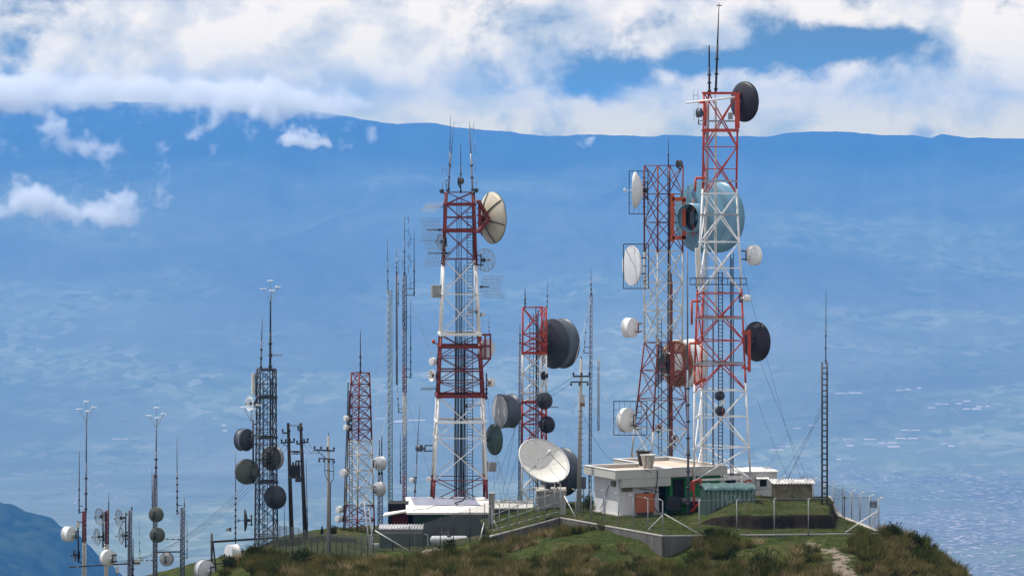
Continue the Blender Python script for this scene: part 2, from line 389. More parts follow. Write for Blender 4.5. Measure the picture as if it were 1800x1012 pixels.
M_green = paint('bright_green_wall_paint', (0.035, 0.22, 0.06), 0.7, 0, .15, 1.5, (0.02, .12, .04), .3)
M_dgwall = paint('dark_green_wall_paint', (0.030, 0.060, 0.042), 0.75, 0, .25, 1.0, (0.06, .065, .06), .4)
M_teal = paint('faded_teal_container_paint', (0.07, 0.125, 0.105), 0.6, 0, .2, 1.2, (0.13, .19, .165), .5, streak=True)
M_tarp = paint('teal_tarpaulin', (0.045, 0.10, 0.10), 0.4, 0, .35, 1.5, (0.20, .28, .27), .6)
M_cabin = paint('white_cabin_panel', (0.58, 0.56, 0.56), 0.6, 0, .05, 1)
M_roofw = paint('white_metal_roof', (0.80, 0.76, 0.70), 0.5, 0, .08, .8, (0.55, .50, .44), .3)
M_mesh_roof = paint('blue_grey_roof_sheet', (0.22, 0.23, 0.30), 0.4, 0.1, .3, 3, (0.5, .5, .52), .6)
M_shedw = paint('stained_block_wall', (0.22, 0.19, 0.125), 0.9, 0, .2, 1.1, (0.055, .047, .022), .95)
M_bin = paint('pale_plastic_tub', (0.48, 0.46, 0.43), 0.5, 0, .1, 3)
M_binb = paint('black_plastic_tub', (0.012, 0.012, 0.013), 0.5, 0, .1, 3)
M_orange = paint('orange_tank_plastic', (0.42, 0.10, 0.028), 0.5, 0, .12, 2, (0.25, .06, .02), .3)
M_glass = paint('dark_window_glass', (0.02, 0.025, 0.03), 0.1, 0, .1, 1)
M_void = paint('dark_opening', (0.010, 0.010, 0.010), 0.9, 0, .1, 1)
M_dwall = paint('dark_red_wall_paint', (0.13, 0.014, 0.012), 0.8, 0, .2, 2)
M_sign = paint('navy_sign_plate', (0.022, 0.028, 0.075), 0.4, 0, .1, 2)
M_signt = paint('sign_lettering_white', (0.55, 0.56, 0.6), 0.5, 0, .1, 2)
M_bright = paint('bright_galvanised_tube', (0.66, 0.65, 0.62), 0.4, 0.2, .1, 2)
M_dip = paint('white_dipole_coating', (0.85, 0.84, 0.82), 0.4, 0, .05, 2)
M_rock = paint('grey_rock', (0.30, 0.27, 0.25), 0.95, 0, .3, 3, (0.16, .14, .12), .5)
M_tank = paint('white_tank_paint', (0.66, 0.68, 0.70), 0.4, 0, .06, 1, (0.4, .38, .36), .2)

def chain_mat(thr=0.95, name='chain_link_mesh'):
    m = bpy.data.materials.new(name); m.use_nodes = True
    t = NT(m.node_tree); t.n.clear()
    o = t.new('ShaderNodeOutputMaterial')
    tcx = t.new('ShaderNodeTexCoord'); sp = t.new('ShaderNodeSeparateXYZ', inp={0: tcx.outputs['Object']})
    hx = t.math('ADD', sp.outputs[0], sp.outputs[1])
    def lines(a): return t.math('GREATER_THAN', t.math('FRACT', t.math('MULTIPLY', a, 9.0)), thr)
    f = t.math('MAXIMUM', lines(t.math('ADD', hx, sp.outputs[2])), lines(t.math('SUBTRACT', hx, sp.outputs[2])))
    d = t.new('ShaderNodeBsdfPrincipled', inp={'Base Color': (0.20, 0.20, 0.20, 1), 'Roughness': 0.5, 'Metallic': 0.3})
    tr = t.new('ShaderNodeBsdfTransparent')
    mx = t.new('ShaderNodeMixShader', inp={0: f, 1: tr.outputs[0], 2: d.outputs[0]})
    t.l.new(mx.outputs[0], o.inputs[0])
    return m
M_chain = chain_mat(0.975); M_chain_d = chain_mat(0.80, 'dense_chain_link_mesh')

# ------------------------------------------------------------------ mesh building
def rootloc(o):
    v = Vector((0, 0, 0))
    while o is not None: v += o.location; o = o.parent
    return v
class MB:
    def __init__(s): s.v = []; s.f = []; s.m = []; s.sm = []
    def add(s, vs, fs, mi=0, smooth=False):
        n = len(s.v); s.v += [tuple(x) for x in vs]
        for f in fs: s.f.append(tuple(i + n for i in f)); s.m.append(mi); s.sm.append(smooth)
        return s
    def box(s, c, size, rz=0.0, mi=0, rot=None):
        M = rot or Matrix.Rotation(rz, 3, 'Z'); c = Vector(c); h = Vector(size) / 2
        vs = [c + M @ Vector((x * h.x, y * h.y, z * h.z)) for x in (-1, 1) for y in (-1, 1) for z in (-1, 1)]
        return s.add(vs, [(0, 1, 3, 2), (4, 6, 7, 5), (0, 4, 5, 1), (2, 3, 7, 6), (0, 2, 6, 4), (1, 5, 7, 3)], mi)
    def bar(s, a, b, w, mi=0, n=4, w2=None, cap=True):
        a = Vector(a); b = Vector(b); d = b - a
        if d.length < 1e-6: return s
        d.normalize(); u = d.cross(Vector((0, 0, 1)) if abs(d.z) < 0.95 else Vector((0, 1, 0))).normalized(); v = d.cross(u)
        w2 = w if w2 is None else w2; vs = []
        for p, ww in ((a, w), (b, w2)):
            for k in range(n):
                t = 2 * math.pi * (k + 0.5) / n
                rr = ww / 2 * (1.414 if n == 4 else 1.0)
                vs.append(p + (u * math.cos(t) + v * math.sin(t)) * rr)
        fs = [(k, (k + 1) % n, n + (k + 1) % n, n + k) for k in range(n)]
        if cap: fs += [tuple(range(n))[::-1], tuple(range(n, 2 * n))]
        return s.add(vs, fs, mi, n > 5)
    def path(s, pts, w, mi=0, n=6):
        for a, b in zip(pts[:-1], pts[1:]): s.bar(a, b, w, mi, n)
        return s
    def lathe(s, o, axis, prof, seg=32, mi=0, smooth=True, up=None, caps=False, a0=0.0, a1=2 * math.pi):
        o = Vector(o); n = Vector(axis).normalized()
        u = n.cross(Vector((0, 0, 1)) if abs(n.z) < 0.98 else Vector((0, 1, 0))).normalized(); w = n.cross(u)
        full = abs(a1 - a0 - 2 * math.pi) < 1e-6; cnt = seg if full else seg + 1
        vs = []
        for (r, h) in prof:
            for k in range(cnt):
                t = a0 + (a1 - a0) * k / seg
                vs.append(o + n * h + (u * math.cos(t) + w * math.sin(t)) * r)
        fs = []
        for i in range(len(prof) - 1):
            for k in range(seg):
                k2 = (k + 1) % cnt
                fs.append((i * cnt + k, i * cnt + k2, (i + 1) * cnt + k2, (i + 1) * cnt + k))
        if caps: fs += [tuple(range(cnt))[::-1], tuple(range((len(prof) - 1) * cnt, len(prof) * cnt))]
        return s.add(vs, fs, mi, smooth)
    def ring(s, o, axis, r, w, seg=36, mi=0):
        o = Vector(o); n = Vector(axis).normalized()
        u = n.cross(Vector((0, 0, 1)) if abs(n.z) < 0.98 else Vector((0, 1, 0))).normalized(); v = n.cross(u)
        ps = [o + (u * math.cos(2 * math.pi * k / seg) + v * math.sin(2 * math.pi * k / seg)) * r for k in range(seg + 1)]
        for a, b in zip(ps[:-1], ps[1:]): s.bar(a, b, w, mi, 4, cap=False)
        return s
    def sph(s, c, r, mi=0, sq=(1, 1, 1), seg=14):
        prof = [(max(1e-4, math.sin(math.pi * i / 8)) , -math.cos(math.pi * i / 8)) for i in range(9)]
        m = MB().lathe((0, 0, 0), (0, 0, 1), prof, seg)
        return s.add([Vector((c[0] + v[0] * r * sq[0], c[1] + v[1] * r * sq[1], c[2] + v[2] * r * sq[2])) for v in m.v], m.f, mi, True)
    def build(s, name, mats, parent=None, loc=None):
        mats = mats if isinstance(mats, (list, tuple)) else [mats]
        off = rootloc(parent) if parent is not None else Vector(loc if loc is not None else (0, 0, 0))
        me = bpy.data.meshes.new(name)
        me.from_pydata([(x - off.x, y - off.y, z - off.z) for x, y, z in s.v], [], s.f)
        for m in mats: me.materials.append(m)
        me.polygons.foreach_set('material_index', s.m)
        me.polygons.foreach_set('use_smooth', s.sm)
        me.update()
        bm = bmesh.new(); bm.from_mesh(me); bmesh.ops.recalc_face_normals(bm, faces=bm.faces); bm.to_mesh(me); bm.free()
        o = bpy.data.objects.new(name, me); COL.objects.link(o)
        if parent is not None: o.parent = parent
        elif loc is not None: o.location = loc
        return o
def thing(name, label, cat, loc, group=None, kind=None):
    o = bpy.data.objects.new(name, None); COL.objects.link(o); o.location = loc
    o.empty_display_size = 0.3
    return setp(o, label, cat, group, kind)
def children(o): return [c for c in bpy.data.objects if c.parent == o]
def copy_tree(o, loc=None):
    bpy.context.view_layer.update()
    def rec(a, par):
        c = a.copy(); COL.objects.link(c); c.parent = par
        for ch in a.children: rec(ch, c)
        return c
    c = rec(o, None)
    if loc is not None: c.location = loc
    return c
def ppm(Y): return Y / FPX          # metres per photograph pixel at distance Y
def facing(az, el=0.0):
    """az 0 = towards the viewpoint, +90 = right, 180 = away"""
    a, e = R(az), R(el)
    return Vector((math.sin(a) * math.cos(e), -math.cos(a) * math.cos(e), math.sin(e)))

# ------------------------------------------------------------------ lattice towers
class Tower:
    def __init__(s, name, label, Y, prof, panels, bands, yaw=12, n=4, legw=0.16, brw=0.07, style='X', extra_h=(), round_leg=True, group=None, hw=None, cat='radio tower', brdet=1, mids=False):
        """prof: (py, pxl, pxr) outline in the photograph; panels: py of the bracing panel borders; bands: (py_bottom, material) from the top down"""
        s.Y = Y; s.prof = sorted(prof); s.n = n; s.yaw = R(yaw)
        ys = [p[0] for p in s.prof]; s.y0, s.y1 = ys[0], ys[-1]
        s.l = lambda y: np.interp(y, ys, [p[1] for p in s.prof]); s.r = lambda y: np.interp(y, ys, [p[2] for p in s.prof])
        s.ang = [s.yaw + math.pi / 4 + k * math.pi / 2 for k in range(4)] if n == 4 else [s.yaw + math.pi / 2 + k * 2 * math.pi / 3 for k in range(3)]
        cx = [math.cos(a) for a in s.ang]; s.cmax, s.cmin = max(cx), min(cx)
        base = P((s.l(s.y1) + s.r(s.y1)) / 2, s.y1, Y)
        s.root = thing(name, label, cat, base, group)
        mats = []
        for _, m in bands:
            if m not in mats: mats.append(m)
        def mi(py):
            for b, m in bands:
                if py <= b: return mats.index(m)
            return mats.index(bands[-1][1])
        s.mi = mi; s.mats = mats
        cuts = sorted(set([s.y0, s.y1] + [p[0] for p in s.prof] + [b for b, _ in bands if s.y0 < b < s.y1]))
        for k in range(n):
            mb = MB()
            for a, b in zip(cuts[:-1], cuts[1:]):
                mb.bar(s.leg(k, a), s.leg(k, b), legw, mi((a + b) / 2), 8 if round_leg else 4)
            # splice flanges
            for y in panels[1:-1]: mb.bar(s.leg(k, y - 1.0), s.leg(k, y + 1.0), legw * 1.45, mi(y), 8)
            mb.build('leg', mats, s.root)
        for k in range(n):
            k2 = (k + 1) % n; mb = MB()
            for a, b in zip(panels[:-1], panels[1:]):
                A0, A1, B0, B1 = s.leg(k, a), s.leg(k2, a), s.leg(k, b), s.leg(k2, b)
                mm = mi((a + b) / 2)
                if style in ('X', 'XM'):
                    off = (A0 - A1).cross(Vector((0, 0, 1))).normalized() * brw * 0.5
                    mb.bar(A0 + off, B1 + off, brw, mm); mb.bar(A1 - off, B0 - off, brw, mm)
                    if style == 'XM':
                        c0, c1 = (A0 + B0) / 2, (A1 + B1) / 2; mb.bar(c0, c1, brw * 0.8, mm)
                elif style == 'K':
                    mid = (B0 + B1) / 2; mb.bar(A0, mid, brw, mm); mb.bar(A1, mid, brw, mm)
                elif style == 'Z':
                    i = panels.index(a)
                    mb.bar(A0, B1, brw, mm) if i % 2 else mb.bar(A1, B0, brw, mm)
                if style != 'XM' or a == panels[0]: mb.bar(A0, A1, brw, mi(a + .1))
                if mids:
                    c = (A0 + A1 + B0 + B1) / 4
                    for q in ((A0 + B0) / 2, (A1 + B1) / 2): mb.bar(q, c, brw * 0.6, mm)
            for y, w in extra_h: mb.bar(s.leg(k, y), s.leg(k2, y), w, mi(y + .1))
            mb.build('bracing', mats, s.root)
    def half(s, py):
        return (s.r(py) - s.l(py)) * ppm(s.Y) / (s.cmax - s.cmin)
    def leg(s, k, py, f=1.0):
        hr = s.half(py); c = P((s.l(py) + s.r(py)) / 2, py, s.Y); cxm = (s.cmax + s.cmin) / 2 * hr
        return Vector((c.x - cxm + math.cos(s.ang[k]) * hr * f, s.Y + math.sin(s.ang[k]) * hr * f, c.z))
    def ctr(s, py): 
        c = P((s.l(py) + s.r(py)) / 2, py, s.Y); return c
    def ladder(s, px0, px1, py0, py1, mat=M_dark, dY=0.3, step=8, w=0.04, name='ladder'):
        mb = MB()
        for x in (px0, px1): mb.bar(P(x, py0, s.Y + dY), P(x, py1, s.Y + dY), w, 0)
        y = py0 + 2
        while y < py1: mb.bar(P(px0, y, s.Y + dY), P(px1, y, s.Y + dY), w * .7, 0); y += step
        return mb.build(name, mat, s.root)
    def cables(s, xs, py0, py1, mat=M_blk, w=0.06, dY=0.5, xs2=None, name='cable_run'):
        mb = MB(); xs2 = xs2 or xs
        for i, (a, b) in enumerate(zip(xs, xs2)):
            d = dY + 0.09 * (i % 3)
            st = py0 + (i * 37 % 23); k = 7
            pts = [P(a + (b - a) * j / k + (0.35 * math.sin(i * 2.1 + j) if 0 < j < k else 0), st + (py1 - st) * j / k, s.Y + d) for j in range(k + 1)]
            mb.path(pts, w, 0, 5)
        return mb.build(name, mat, s.root)
    def platform(s, py, mat, th=0.12, ext=0.0, name='platform'):
        mb = MB(); ps = [s.leg(k, py, 1 + ext) for k in range(s.n)]
        top = [p + Vector((0, 0, th / 2)) for p in ps]; bot = [p - Vector((0, 0, th / 2)) for p in ps]; n = s.n
        mb.add(top + bot, [tuple(range(n)), tuple(range(n, 2 * n))[::-1]] + [(i, n + i, n + (i + 1) % n, (i + 1) % n) for i in range(n)])
        return mb.build(name, mat, s.root)
    def collar(s, py, mat, w=0.2, h=0.2, ext=0.04, name='ring_beam'):
        mb = MB()
        for k in range(s.n): mb.bar(s.leg(k, py, 1 + ext), s.leg((k + 1) % s.n, py, 1 + ext), w)
        return mb.build(name, mat, s.root)

# ------------------------------------------------------------------ antennas
def dish(name, label, px, py, Y, rpx, az, kind='drum', L=12, to=None, el=0.0, skin=None, back=None, face=None, mount=M_dark, group=None, hood=None, seg=40, ribs=0, depth=0.26, bolts=False, pipe=True, toY=None):
    s = ppm(Y); r = rpx * s; c = P(px, py, Y); n = facing(az, el); skin = skin or M_drum; back = back or skin; face = face or M_rad
    root = thing(name, label, 'dish antenna', c, group)
    Lm = L * s
    if kind == 'drum':
        sm_ = MB().lathe(c, n, [(r * .99, -Lm / 2), (r * 1.025, -Lm / 2), (r * 1.025, -Lm / 2 + .05), (r, -Lm / 2 + .06), (r, Lm / 2 - .06), (r * 1.03, Lm / 2 - .05), (r * 1.03, Lm / 2), (r * .985, Lm / 2), (r * .97, -Lm / 2 + .02)], seg)
        if bolts:
            u = n.cross(Vector((0, 0, 1))).normalized(); w = n.cross(u)
            for h in (-Lm / 2 + .03, Lm / 2 - .03):
                for k in range(36):
                    t = 2 * math.pi * k / 36; sm_.box(c + n * h + (u * math.cos(t) + w * math.sin(t)) * r * 1.03, (.045, .045, .045), mi=1)
        sm_.build('shroud', [skin, M_dark], root)
        MB().lathe(c, n, [(1e-4, Lm / 2 + r * .06)] + [(r * .98 * k / 6, Lm / 2 + r * .06 * (1 - (k / 6) ** 2) + .004) for k in range(1, 7)], seg).build('radome', face, root)
        d = depth * r
        MB().lathe(c, n, [(r * .985 * k / 7 if k else 1e-4, -Lm / 2 - d * (1 - (k / 7) ** 2)) for k in range(0, 8)], seg).build('reflector', back, root)
        zb = -Lm / 2 - d
    else:
        d = depth * r * 1.3
        prof = [(r * k / 9 if k else 1e-4, d * (k / 9) ** 2 - d) for k in range(10)]
        prof2 = [(r * k / 9 + (0.0 if k < 9 else .03) if k else 1e-4, d * (k / 9) ** 2 - d - .035) for k in range(10)]
        if kind == 'shell':
            MB().lathe(c, n, prof + prof2[::-1], seg).build('reflector', [skin], root)
            MB().ring(c + n * .01, n, r, .05).build('rim', back, root)
            if ribs:
                mb = MB(); u = n.cross(Vector((0, 0, 1))).normalized(); w = n.cross(u)
                for k in range(ribs):
                    t = 2 * math.pi * (k + .25) / ribs; pts = []
                    for q in range(1, 10):
                        pts.append(c + n * (d * (q / 9) ** 2 - d - .07) + (u * math.cos(t) + w * math.sin(t)) * r * q / 9)
                    mb.path(pts, .07, 0, 4)
                mb.build('rib', back, root)
        elif kind == 'grid':
            mb = MB(); u = n.cross(Vector((0, 0, 1))).normalized(); w = n.cross(u); gw = .022
            mb.ring(c, n, r, .035, 28)
            N = 7
            for k in range(-N, N + 1):
                a = r * k / (N + .6); h = math.sqrt(max(0, r * r - a * a)); pts = []
                for q in range(7):
                    b_ = -h + 2 * h * q / 6; pts.append(c + u * b_ + w * a + n * (d * (a * a + b_ * b_) / r / r - d))
                mb.path(pts, gw, 0, 4)
            for k in (-2, -1, 0, 1, 2):
                a = r * k / 2.6; h = math.sqrt(max(0, r * r - a * a)); pts = []
                for q in range(7):
                    b_ = -h + 2 * h * q / 6; pts.append(c + w * b_ + u * a + n * (d * (a * a + b_ * b_) / r / r - d))
                mb.path(pts, gw * 1.3, 0, 4)
            mb.build('grid_reflector', skin, root)
        # feed on its boom
        fm = MB().bar(c - n * d, c + n * r * .55, .04, 0, 6)
        fm.lathe(c + n * r * .55, n, [(1e-3, -.02), (.09 * r + .03, 0), (.09 * r + .03, .06), (1e-3, .10)], 12)
        fm.build('feed', M_galv if kind == 'grid' else skin, root)
        zb = -d - .04
    hr = max(.07, r * .13)
    hub = MB().lathe(c, n, [(1e-3, zb - .16 - r * .05), (hr, zb - .16 - r * .05), (hr, zb + .08 + r * .02), (hr * 1.5, zb + .08 + r * .02), (hr * 1.5, zb + .14 + r * .02)], 18).build('hub', mount if kind != 'drum' else back, root)
    if hood:        # housing drum round the feed electronics on the back
        hR = hood * r; ho = c + n * (zb - .1)
        MB().lathe(ho, n, [(hR * .96, -.75), (hR, -.75), (hR, .5 + r * .12), (hR * .96, .5 + r * .12), (hR * .96, -.7), (hR * .93, -.1)], 28).build('feed_housing', skin, root)
        MB().lathe(ho, n, [(hR * .94, -.10), (1e-3, -.08)], 28).build('housing_interior', M_dark, root)
        MB().box(ho - n * .35, (.25, .3, hR * .9)).build('feed_electronics', M_slate, root)
    if to is not None:
        q = c + n * (zb - .22 - r * .05); t = P(to[0], to[1], toY or Y); mb = MB(); hh = max(.25, r * .55)
        if pipe: mb.bar(q - Vector((0, 0, hh)), q + Vector((0, 0, hh)), .09, 0, 8)
        for zz in (-hh * .75, hh * .75):
            mb.bar(q + Vector((0, 0, zz)), t + Vector((0, 0, zz)), .08)
        mb.bar(q + Vector((0, 0, -hh * .7)), c + n * zb + Vector((0, 0, -r * .45)), .05)
        mb.build('mounting_bracket', mount, root)
    return root

def whip(label, x0, y0, x1, y1, Y, w=0.06, mat=M_dark, w2=None, group='whip antennas', joints=3, name='whip_antenna', dip=0, dipside=1, foot=None):
    a, b = P(x1, y1, Y), P(x0, y0, Y)   # bottom, top
    root = thing(name, label, 'antenna', a, group)
    mb = MB().bar(a, a.lerp(b, .55), w, 0, 6).bar(a.lerp(b, .55), b, w * .75, 0, 6, w2=w2 or w * .4)
    for k in range(joints):
        p = a.lerp(b, .04 + .5 * k / max(1, joints)); d = (b - a).normalized() * .12
        mb.bar(p, p + d, w * 1.8, 1, 6)
    mb.build('rod', [mat, M_dark], root)
    if dip:
        for k in range(dip):
            p = a.lerp(b, (k + .6) / dip); h = min(.45, (b - a).length / dip * .36); sx = .28 * dipside
            m = MB().bar(p, p + Vector((sx, 0, 0)), .03).bar(p + Vector((sx, 0, -h)), p + Vector((sx, 0, h)), .035, 0, 6)
            m.build('dipole', mat, root)
    if foot is not None:
        for t_ in (.02, .12): MB().bar(a.lerp(b, t_), P(foot[0], y1 + (y0 - y1) * t_, Y + (foot[1] if len(foot) > 1 else 0)), .05).build('arm', M_dark, root)
    return root

def yagi(label, px0, px1, py, Y, n=6, el_px=14, mat=M_galv, tilt=0.0, vert=False, group=None, name='yagi_antenna', depth=True):
    a, b = P(px0, py, Y), P(px1, py + tilt, Y); root = thing(name, label, 'antenna', a, group)
    MB().bar(a, b, .05, 0, 6).build('boom', mat, root)
    mb = MB(); h = el_px * ppm(Y) / 2
    for k in range(n):
        p = a.lerp(b, .25 + .73 * k / (n - 1)); hh = h * (1 - .25 * k / n)
        e = Vector((0, 0, 1)) if vert else Vector((.35, .75, .45)).normalized()
        mb.bar(p - e * hh, p + e * hh, .025)
    mb.build('elements', mat, root)
    MB().box(a, (.12, .12, .25)).build('clamp', M_dark, root)
    return root

def corner_reflector(label, px0, px1, py, Y, wpx=34, hpx=30, side=-1, mat=M_galv, group=None):
    """V of two grid panels opening sideways round a boom"""
    a, b = P(px0, py, Y), P(px1, py, Y); s = ppm(Y); root = thing('corner_reflector_antenna', label, 'antenna', a, group)
    MB().bar(a, b, .07, 0, 6).box(a.lerp(b, .2), (.2, .14, .16)).build('boom', M_dark, root)
    w = wpx * s; h = hpx * s / 2
    for sg in (1, -1):
        mb = MB(); o = a + Vector((side * w * .05, 0, sg * .08)); e1 = Vector((side * w, -.5, 0)); e2 = Vector((side * h * .35, .25, sg * h))
        for k in range(8): mb.bar(o + e1 * (k / 7), o + e1 * (k / 7) + e2, .02)
        for k in range(4): mb.bar(o + e2 * (k / 3), o + e2 * (k / 3) + e1, .024)
        mb.build('grid_panel', mat, root)
    return root

def turnstile(label, px, py_top, py_base, Y, group, y_join=None):
    s = ppm(Y); base = P(px, py_base, Y); root = thing('turnstile_antenna', label, 'antenna', base, group)
    H = (py_base - py_top) * s
    mb = MB()
    for k, (dx, dy, hz) in enumerate(((-.50, .1, .62), (.48, .3, .70), (.15, -.45, .55), (.0, 0.05, 1.0))):
        e = base + Vector((dx, dy, H * hz)); mb.bar(base, e, .03, 0, 4)
    mb.build('stay_rods', M_galv, root)
    for k, (dx, dy, hz) in enumerate(((-.50, .1, .62), (.48, .3, .70), (.15, -.45, .55), (.0, 0.05, 1.0))):
        e = base + Vector((dx, dy, H * hz)); m = MB()
        for j in range(3):
            t = j * math.pi / 3 + .3 * k; d = Vector((math.cos(t), math.sin(t) * .8, .25 * math.sin(3 * t + k))) * .24
            m.bar(e - d, e + d, .032, 0, 6)
        m.build('crossed_dipole', M_dip, root)
    return root

def mast(name, label, Y, x0, x1, y0, y1, mat=M_dark, w=7, n=3, legw=.05, brw=.028, panel=7, bands=None, guys=(), group='slender lattice masts', rungs=False, yaw=10, cat='mast'):
    """slender lattice mast; x0,y0 top centre, x1,y1 bottom centre, w width in px; guys: (py_on_mast, px, py, Y) ground anchors"""
    base = P(x1, y1, Y); root = thing(name, label, cat, base, group)
    s = ppm(Y); mats = [mat] if not bands else list(dict.fromkeys([m for _, m in bands]))
    def mi(py):
        if not bands: return 0
        for b, m in bands:
            if py <= b: return mats.index(m)
        return mats.index(bands[-1][1])
    hr = w * s / (1.73 if n == 3 else 1.41) ; angs = [R(yaw) + 2 * math.pi * k / n + (math.pi / 2 if n == 3 else math.pi / 4) for k in range(n)]
    def leg(k, py):
        c = P(x1 + (x0 - x1) * (y1 - py) / (y1 - y0), py, Y); return c + Vector((math.cos(angs[k]) * hr, math.sin(angs[k]) * hr, 0))
    N = max(2, round((y1 - y0) / panel)); ys = [y0 + (y1 - y0) * i / N for i in range(N + 1)]
    cuts = sorted(set([y0, y1] + [b for b, _ in (bands or []) if y0 < b < y1]))
    for k in range(n):
        mb = MB()
        for a, b in zip(cuts[:-1], cuts[1:]): mb.bar(leg(k, a), leg(k, b), legw, mi((a + b) / 2), 6)
        mb.build('leg', mats, root)
    mb = MB()
    for i, (a, b) in enumerate(zip(ys[:-1], ys[1:])):
        for k in range(n):
            k2 = (k + 1) % n
            if rungs:
                mb.bar(leg(k, b), leg(k2, b), brw, mi(a))
                if k == 0: mb.bar(leg(0, a), leg(0, b), brw * .8, mi(a))
            else:
                mb.bar(leg(k, a), leg(k2, b), brw, mi(a)) if i % 2 else mb.bar(leg(k2, a), leg(k, b), brw, mi(a))
    mb.build('bracing', mats, root)
    for g in guys:
        MB().bar(P(x1 + (x0 - x1) * (y1 - g[0]) / (y1 - y0), g[0], Y), P(g[1], g[2], g[3]), .016, 0, 4).build('guy_wire', M_galv, root)
    return root
# ------------------------------------------------------------------ the summit: hill, yard, retaining wall
def tps(pts, lam=0.02):
    A_ = np.array(pts, float); n = len(A_); X = A_[:, :2]; z = A_[:, 2]
    d = np.linalg.norm(X[:, None] - X[None], axis=2); K = np.where(d > 0, d * d * np.log(d + 1e-9), 0)
    Pm = np.hstack([np.ones((n, 1)), X]); M = np.zeros((n + 3, n + 3))
    M[:n, :n] = K + lam * np.eye(n) * 10; M[:n, n:] = Pm; M[n:, :n] = Pm.T
    w = np.linalg.solve(M, np.concatenate([z, np.zeros(3)]))
    def f(x, y):
        x = np.asarray(x, float); y = np.asarray(y, float); sh = x.shape; x = x.ravel(); y = y.ravel()
        out = w[n] + w[n + 1] * x + w[n + 2] * y
        for i in range(n):
            dd_ = np.hypot(x - X[i, 0], y - X[i, 1]); out = out + w[i] * dd_ * dd_ * np.log(dd_ + 1e-9)
        return out.reshape(sh)
    return f
cp = []
for px, py, Y in [(500, 1040, 225), (700, 1030, 225), (900, 1024, 226), (1100, 1024, 226), (1300, 1026, 226), (1500, 1028, 226), (1700, 1075, 226), (350, 1075, 225),
                  (330, 1062, 243), (362, 1018, 243), (395, 999, 243), (440, 976, 244), (510, 982, 244), (577, 994, 243), (642, 990, 244), (753, 982, 246), (877, 962, 247.0), (920, 944, 248.0), (985, 931, 249.2), (1060, 932, 244.5),
                  (1120, 950, 240.2), (1165, 979, 237.2), (1205, 968, 237.6), (1250, 944, 237.8), (1350, 946, 238.0), (1450, 945, 238.3), (1545, 945, 238.8), (1585, 946, 239.5), (1625, 974, 238), (1700, 1024, 236),
                  (1100, 985, 234), (1000, 975, 236), (1400, 965, 234), (850, 990, 236), (650, 1005, 236), (1560, 975, 234), (1640, 1020, 232),
                  (700, 955, 262), (850, 952, 262), (650, 935, 275), (450, 962, 262), (560, 932, 276), (630, 927, 279), (470, 965, 275), (400, 1004, 262),
                  (335, 1062, 250), (300, 1075, 262), (200, 1052, 262), (100, 1056, 262), (0, 1080, 262), (250, 1070, 250), (100, 1085, 252), (150, 1080, 275),
                  (1620, 990, 250), (1700, 1050, 250), (1800, 1120, 245), (1900, 1200, 240)]:
    p = P(px, py, Y); cp.append((p.x, p.y, p.z))
for px, z, Y in [(1000, -.7, 256), (1165, -.7, 245), (1165, -.9, 256), (1400, -.7, 245), (1400, -.9, 255), (1540, -.6, 246), (1250, -1.6, 270), (1000, -2, 272), (1450, -3, 268), (900, -3, 280),
                 (100, -12, 300), (400, -9, 300), (700, -8, 300), (1000, -8, 300), (1300, -9, 300), (1700, -16, 290),
                 (100, -34, 335), (900, -30, 335), (1700, -36, 335), (0, -6, 205), (900, -4.2, 207), (1800, -7, 207), (0, -18, 180), (900, -16, 180), (1800, -20, 180)]:
    cp.append(((px - 900) / FPX * Y, Y, z))
hill_f = tps(cp)
def hill_z(x, y, detail=True):
    z = hill_f(x, y)
    e = np.maximum(0, np.abs(np.asarray(x)) - 34); z = z - e * 0.55 - 0.004 * e * e
    z = z - np.maximum(0, 178 - np.asarray(y)) * 0.8
    if detail:
        z = z + 0.30 * fbm(np.asarray(x) / 3.6, np.asarray(y) / 3.6, 3) + 0.06 * fbm(np.asarray(x) / .8, np.asarray(y) / .8, 3)
    return z
def hz(x, y): return float(hill_z(np.array([x], float), np.array([y], float))[0])
def clip_valley(z): return z

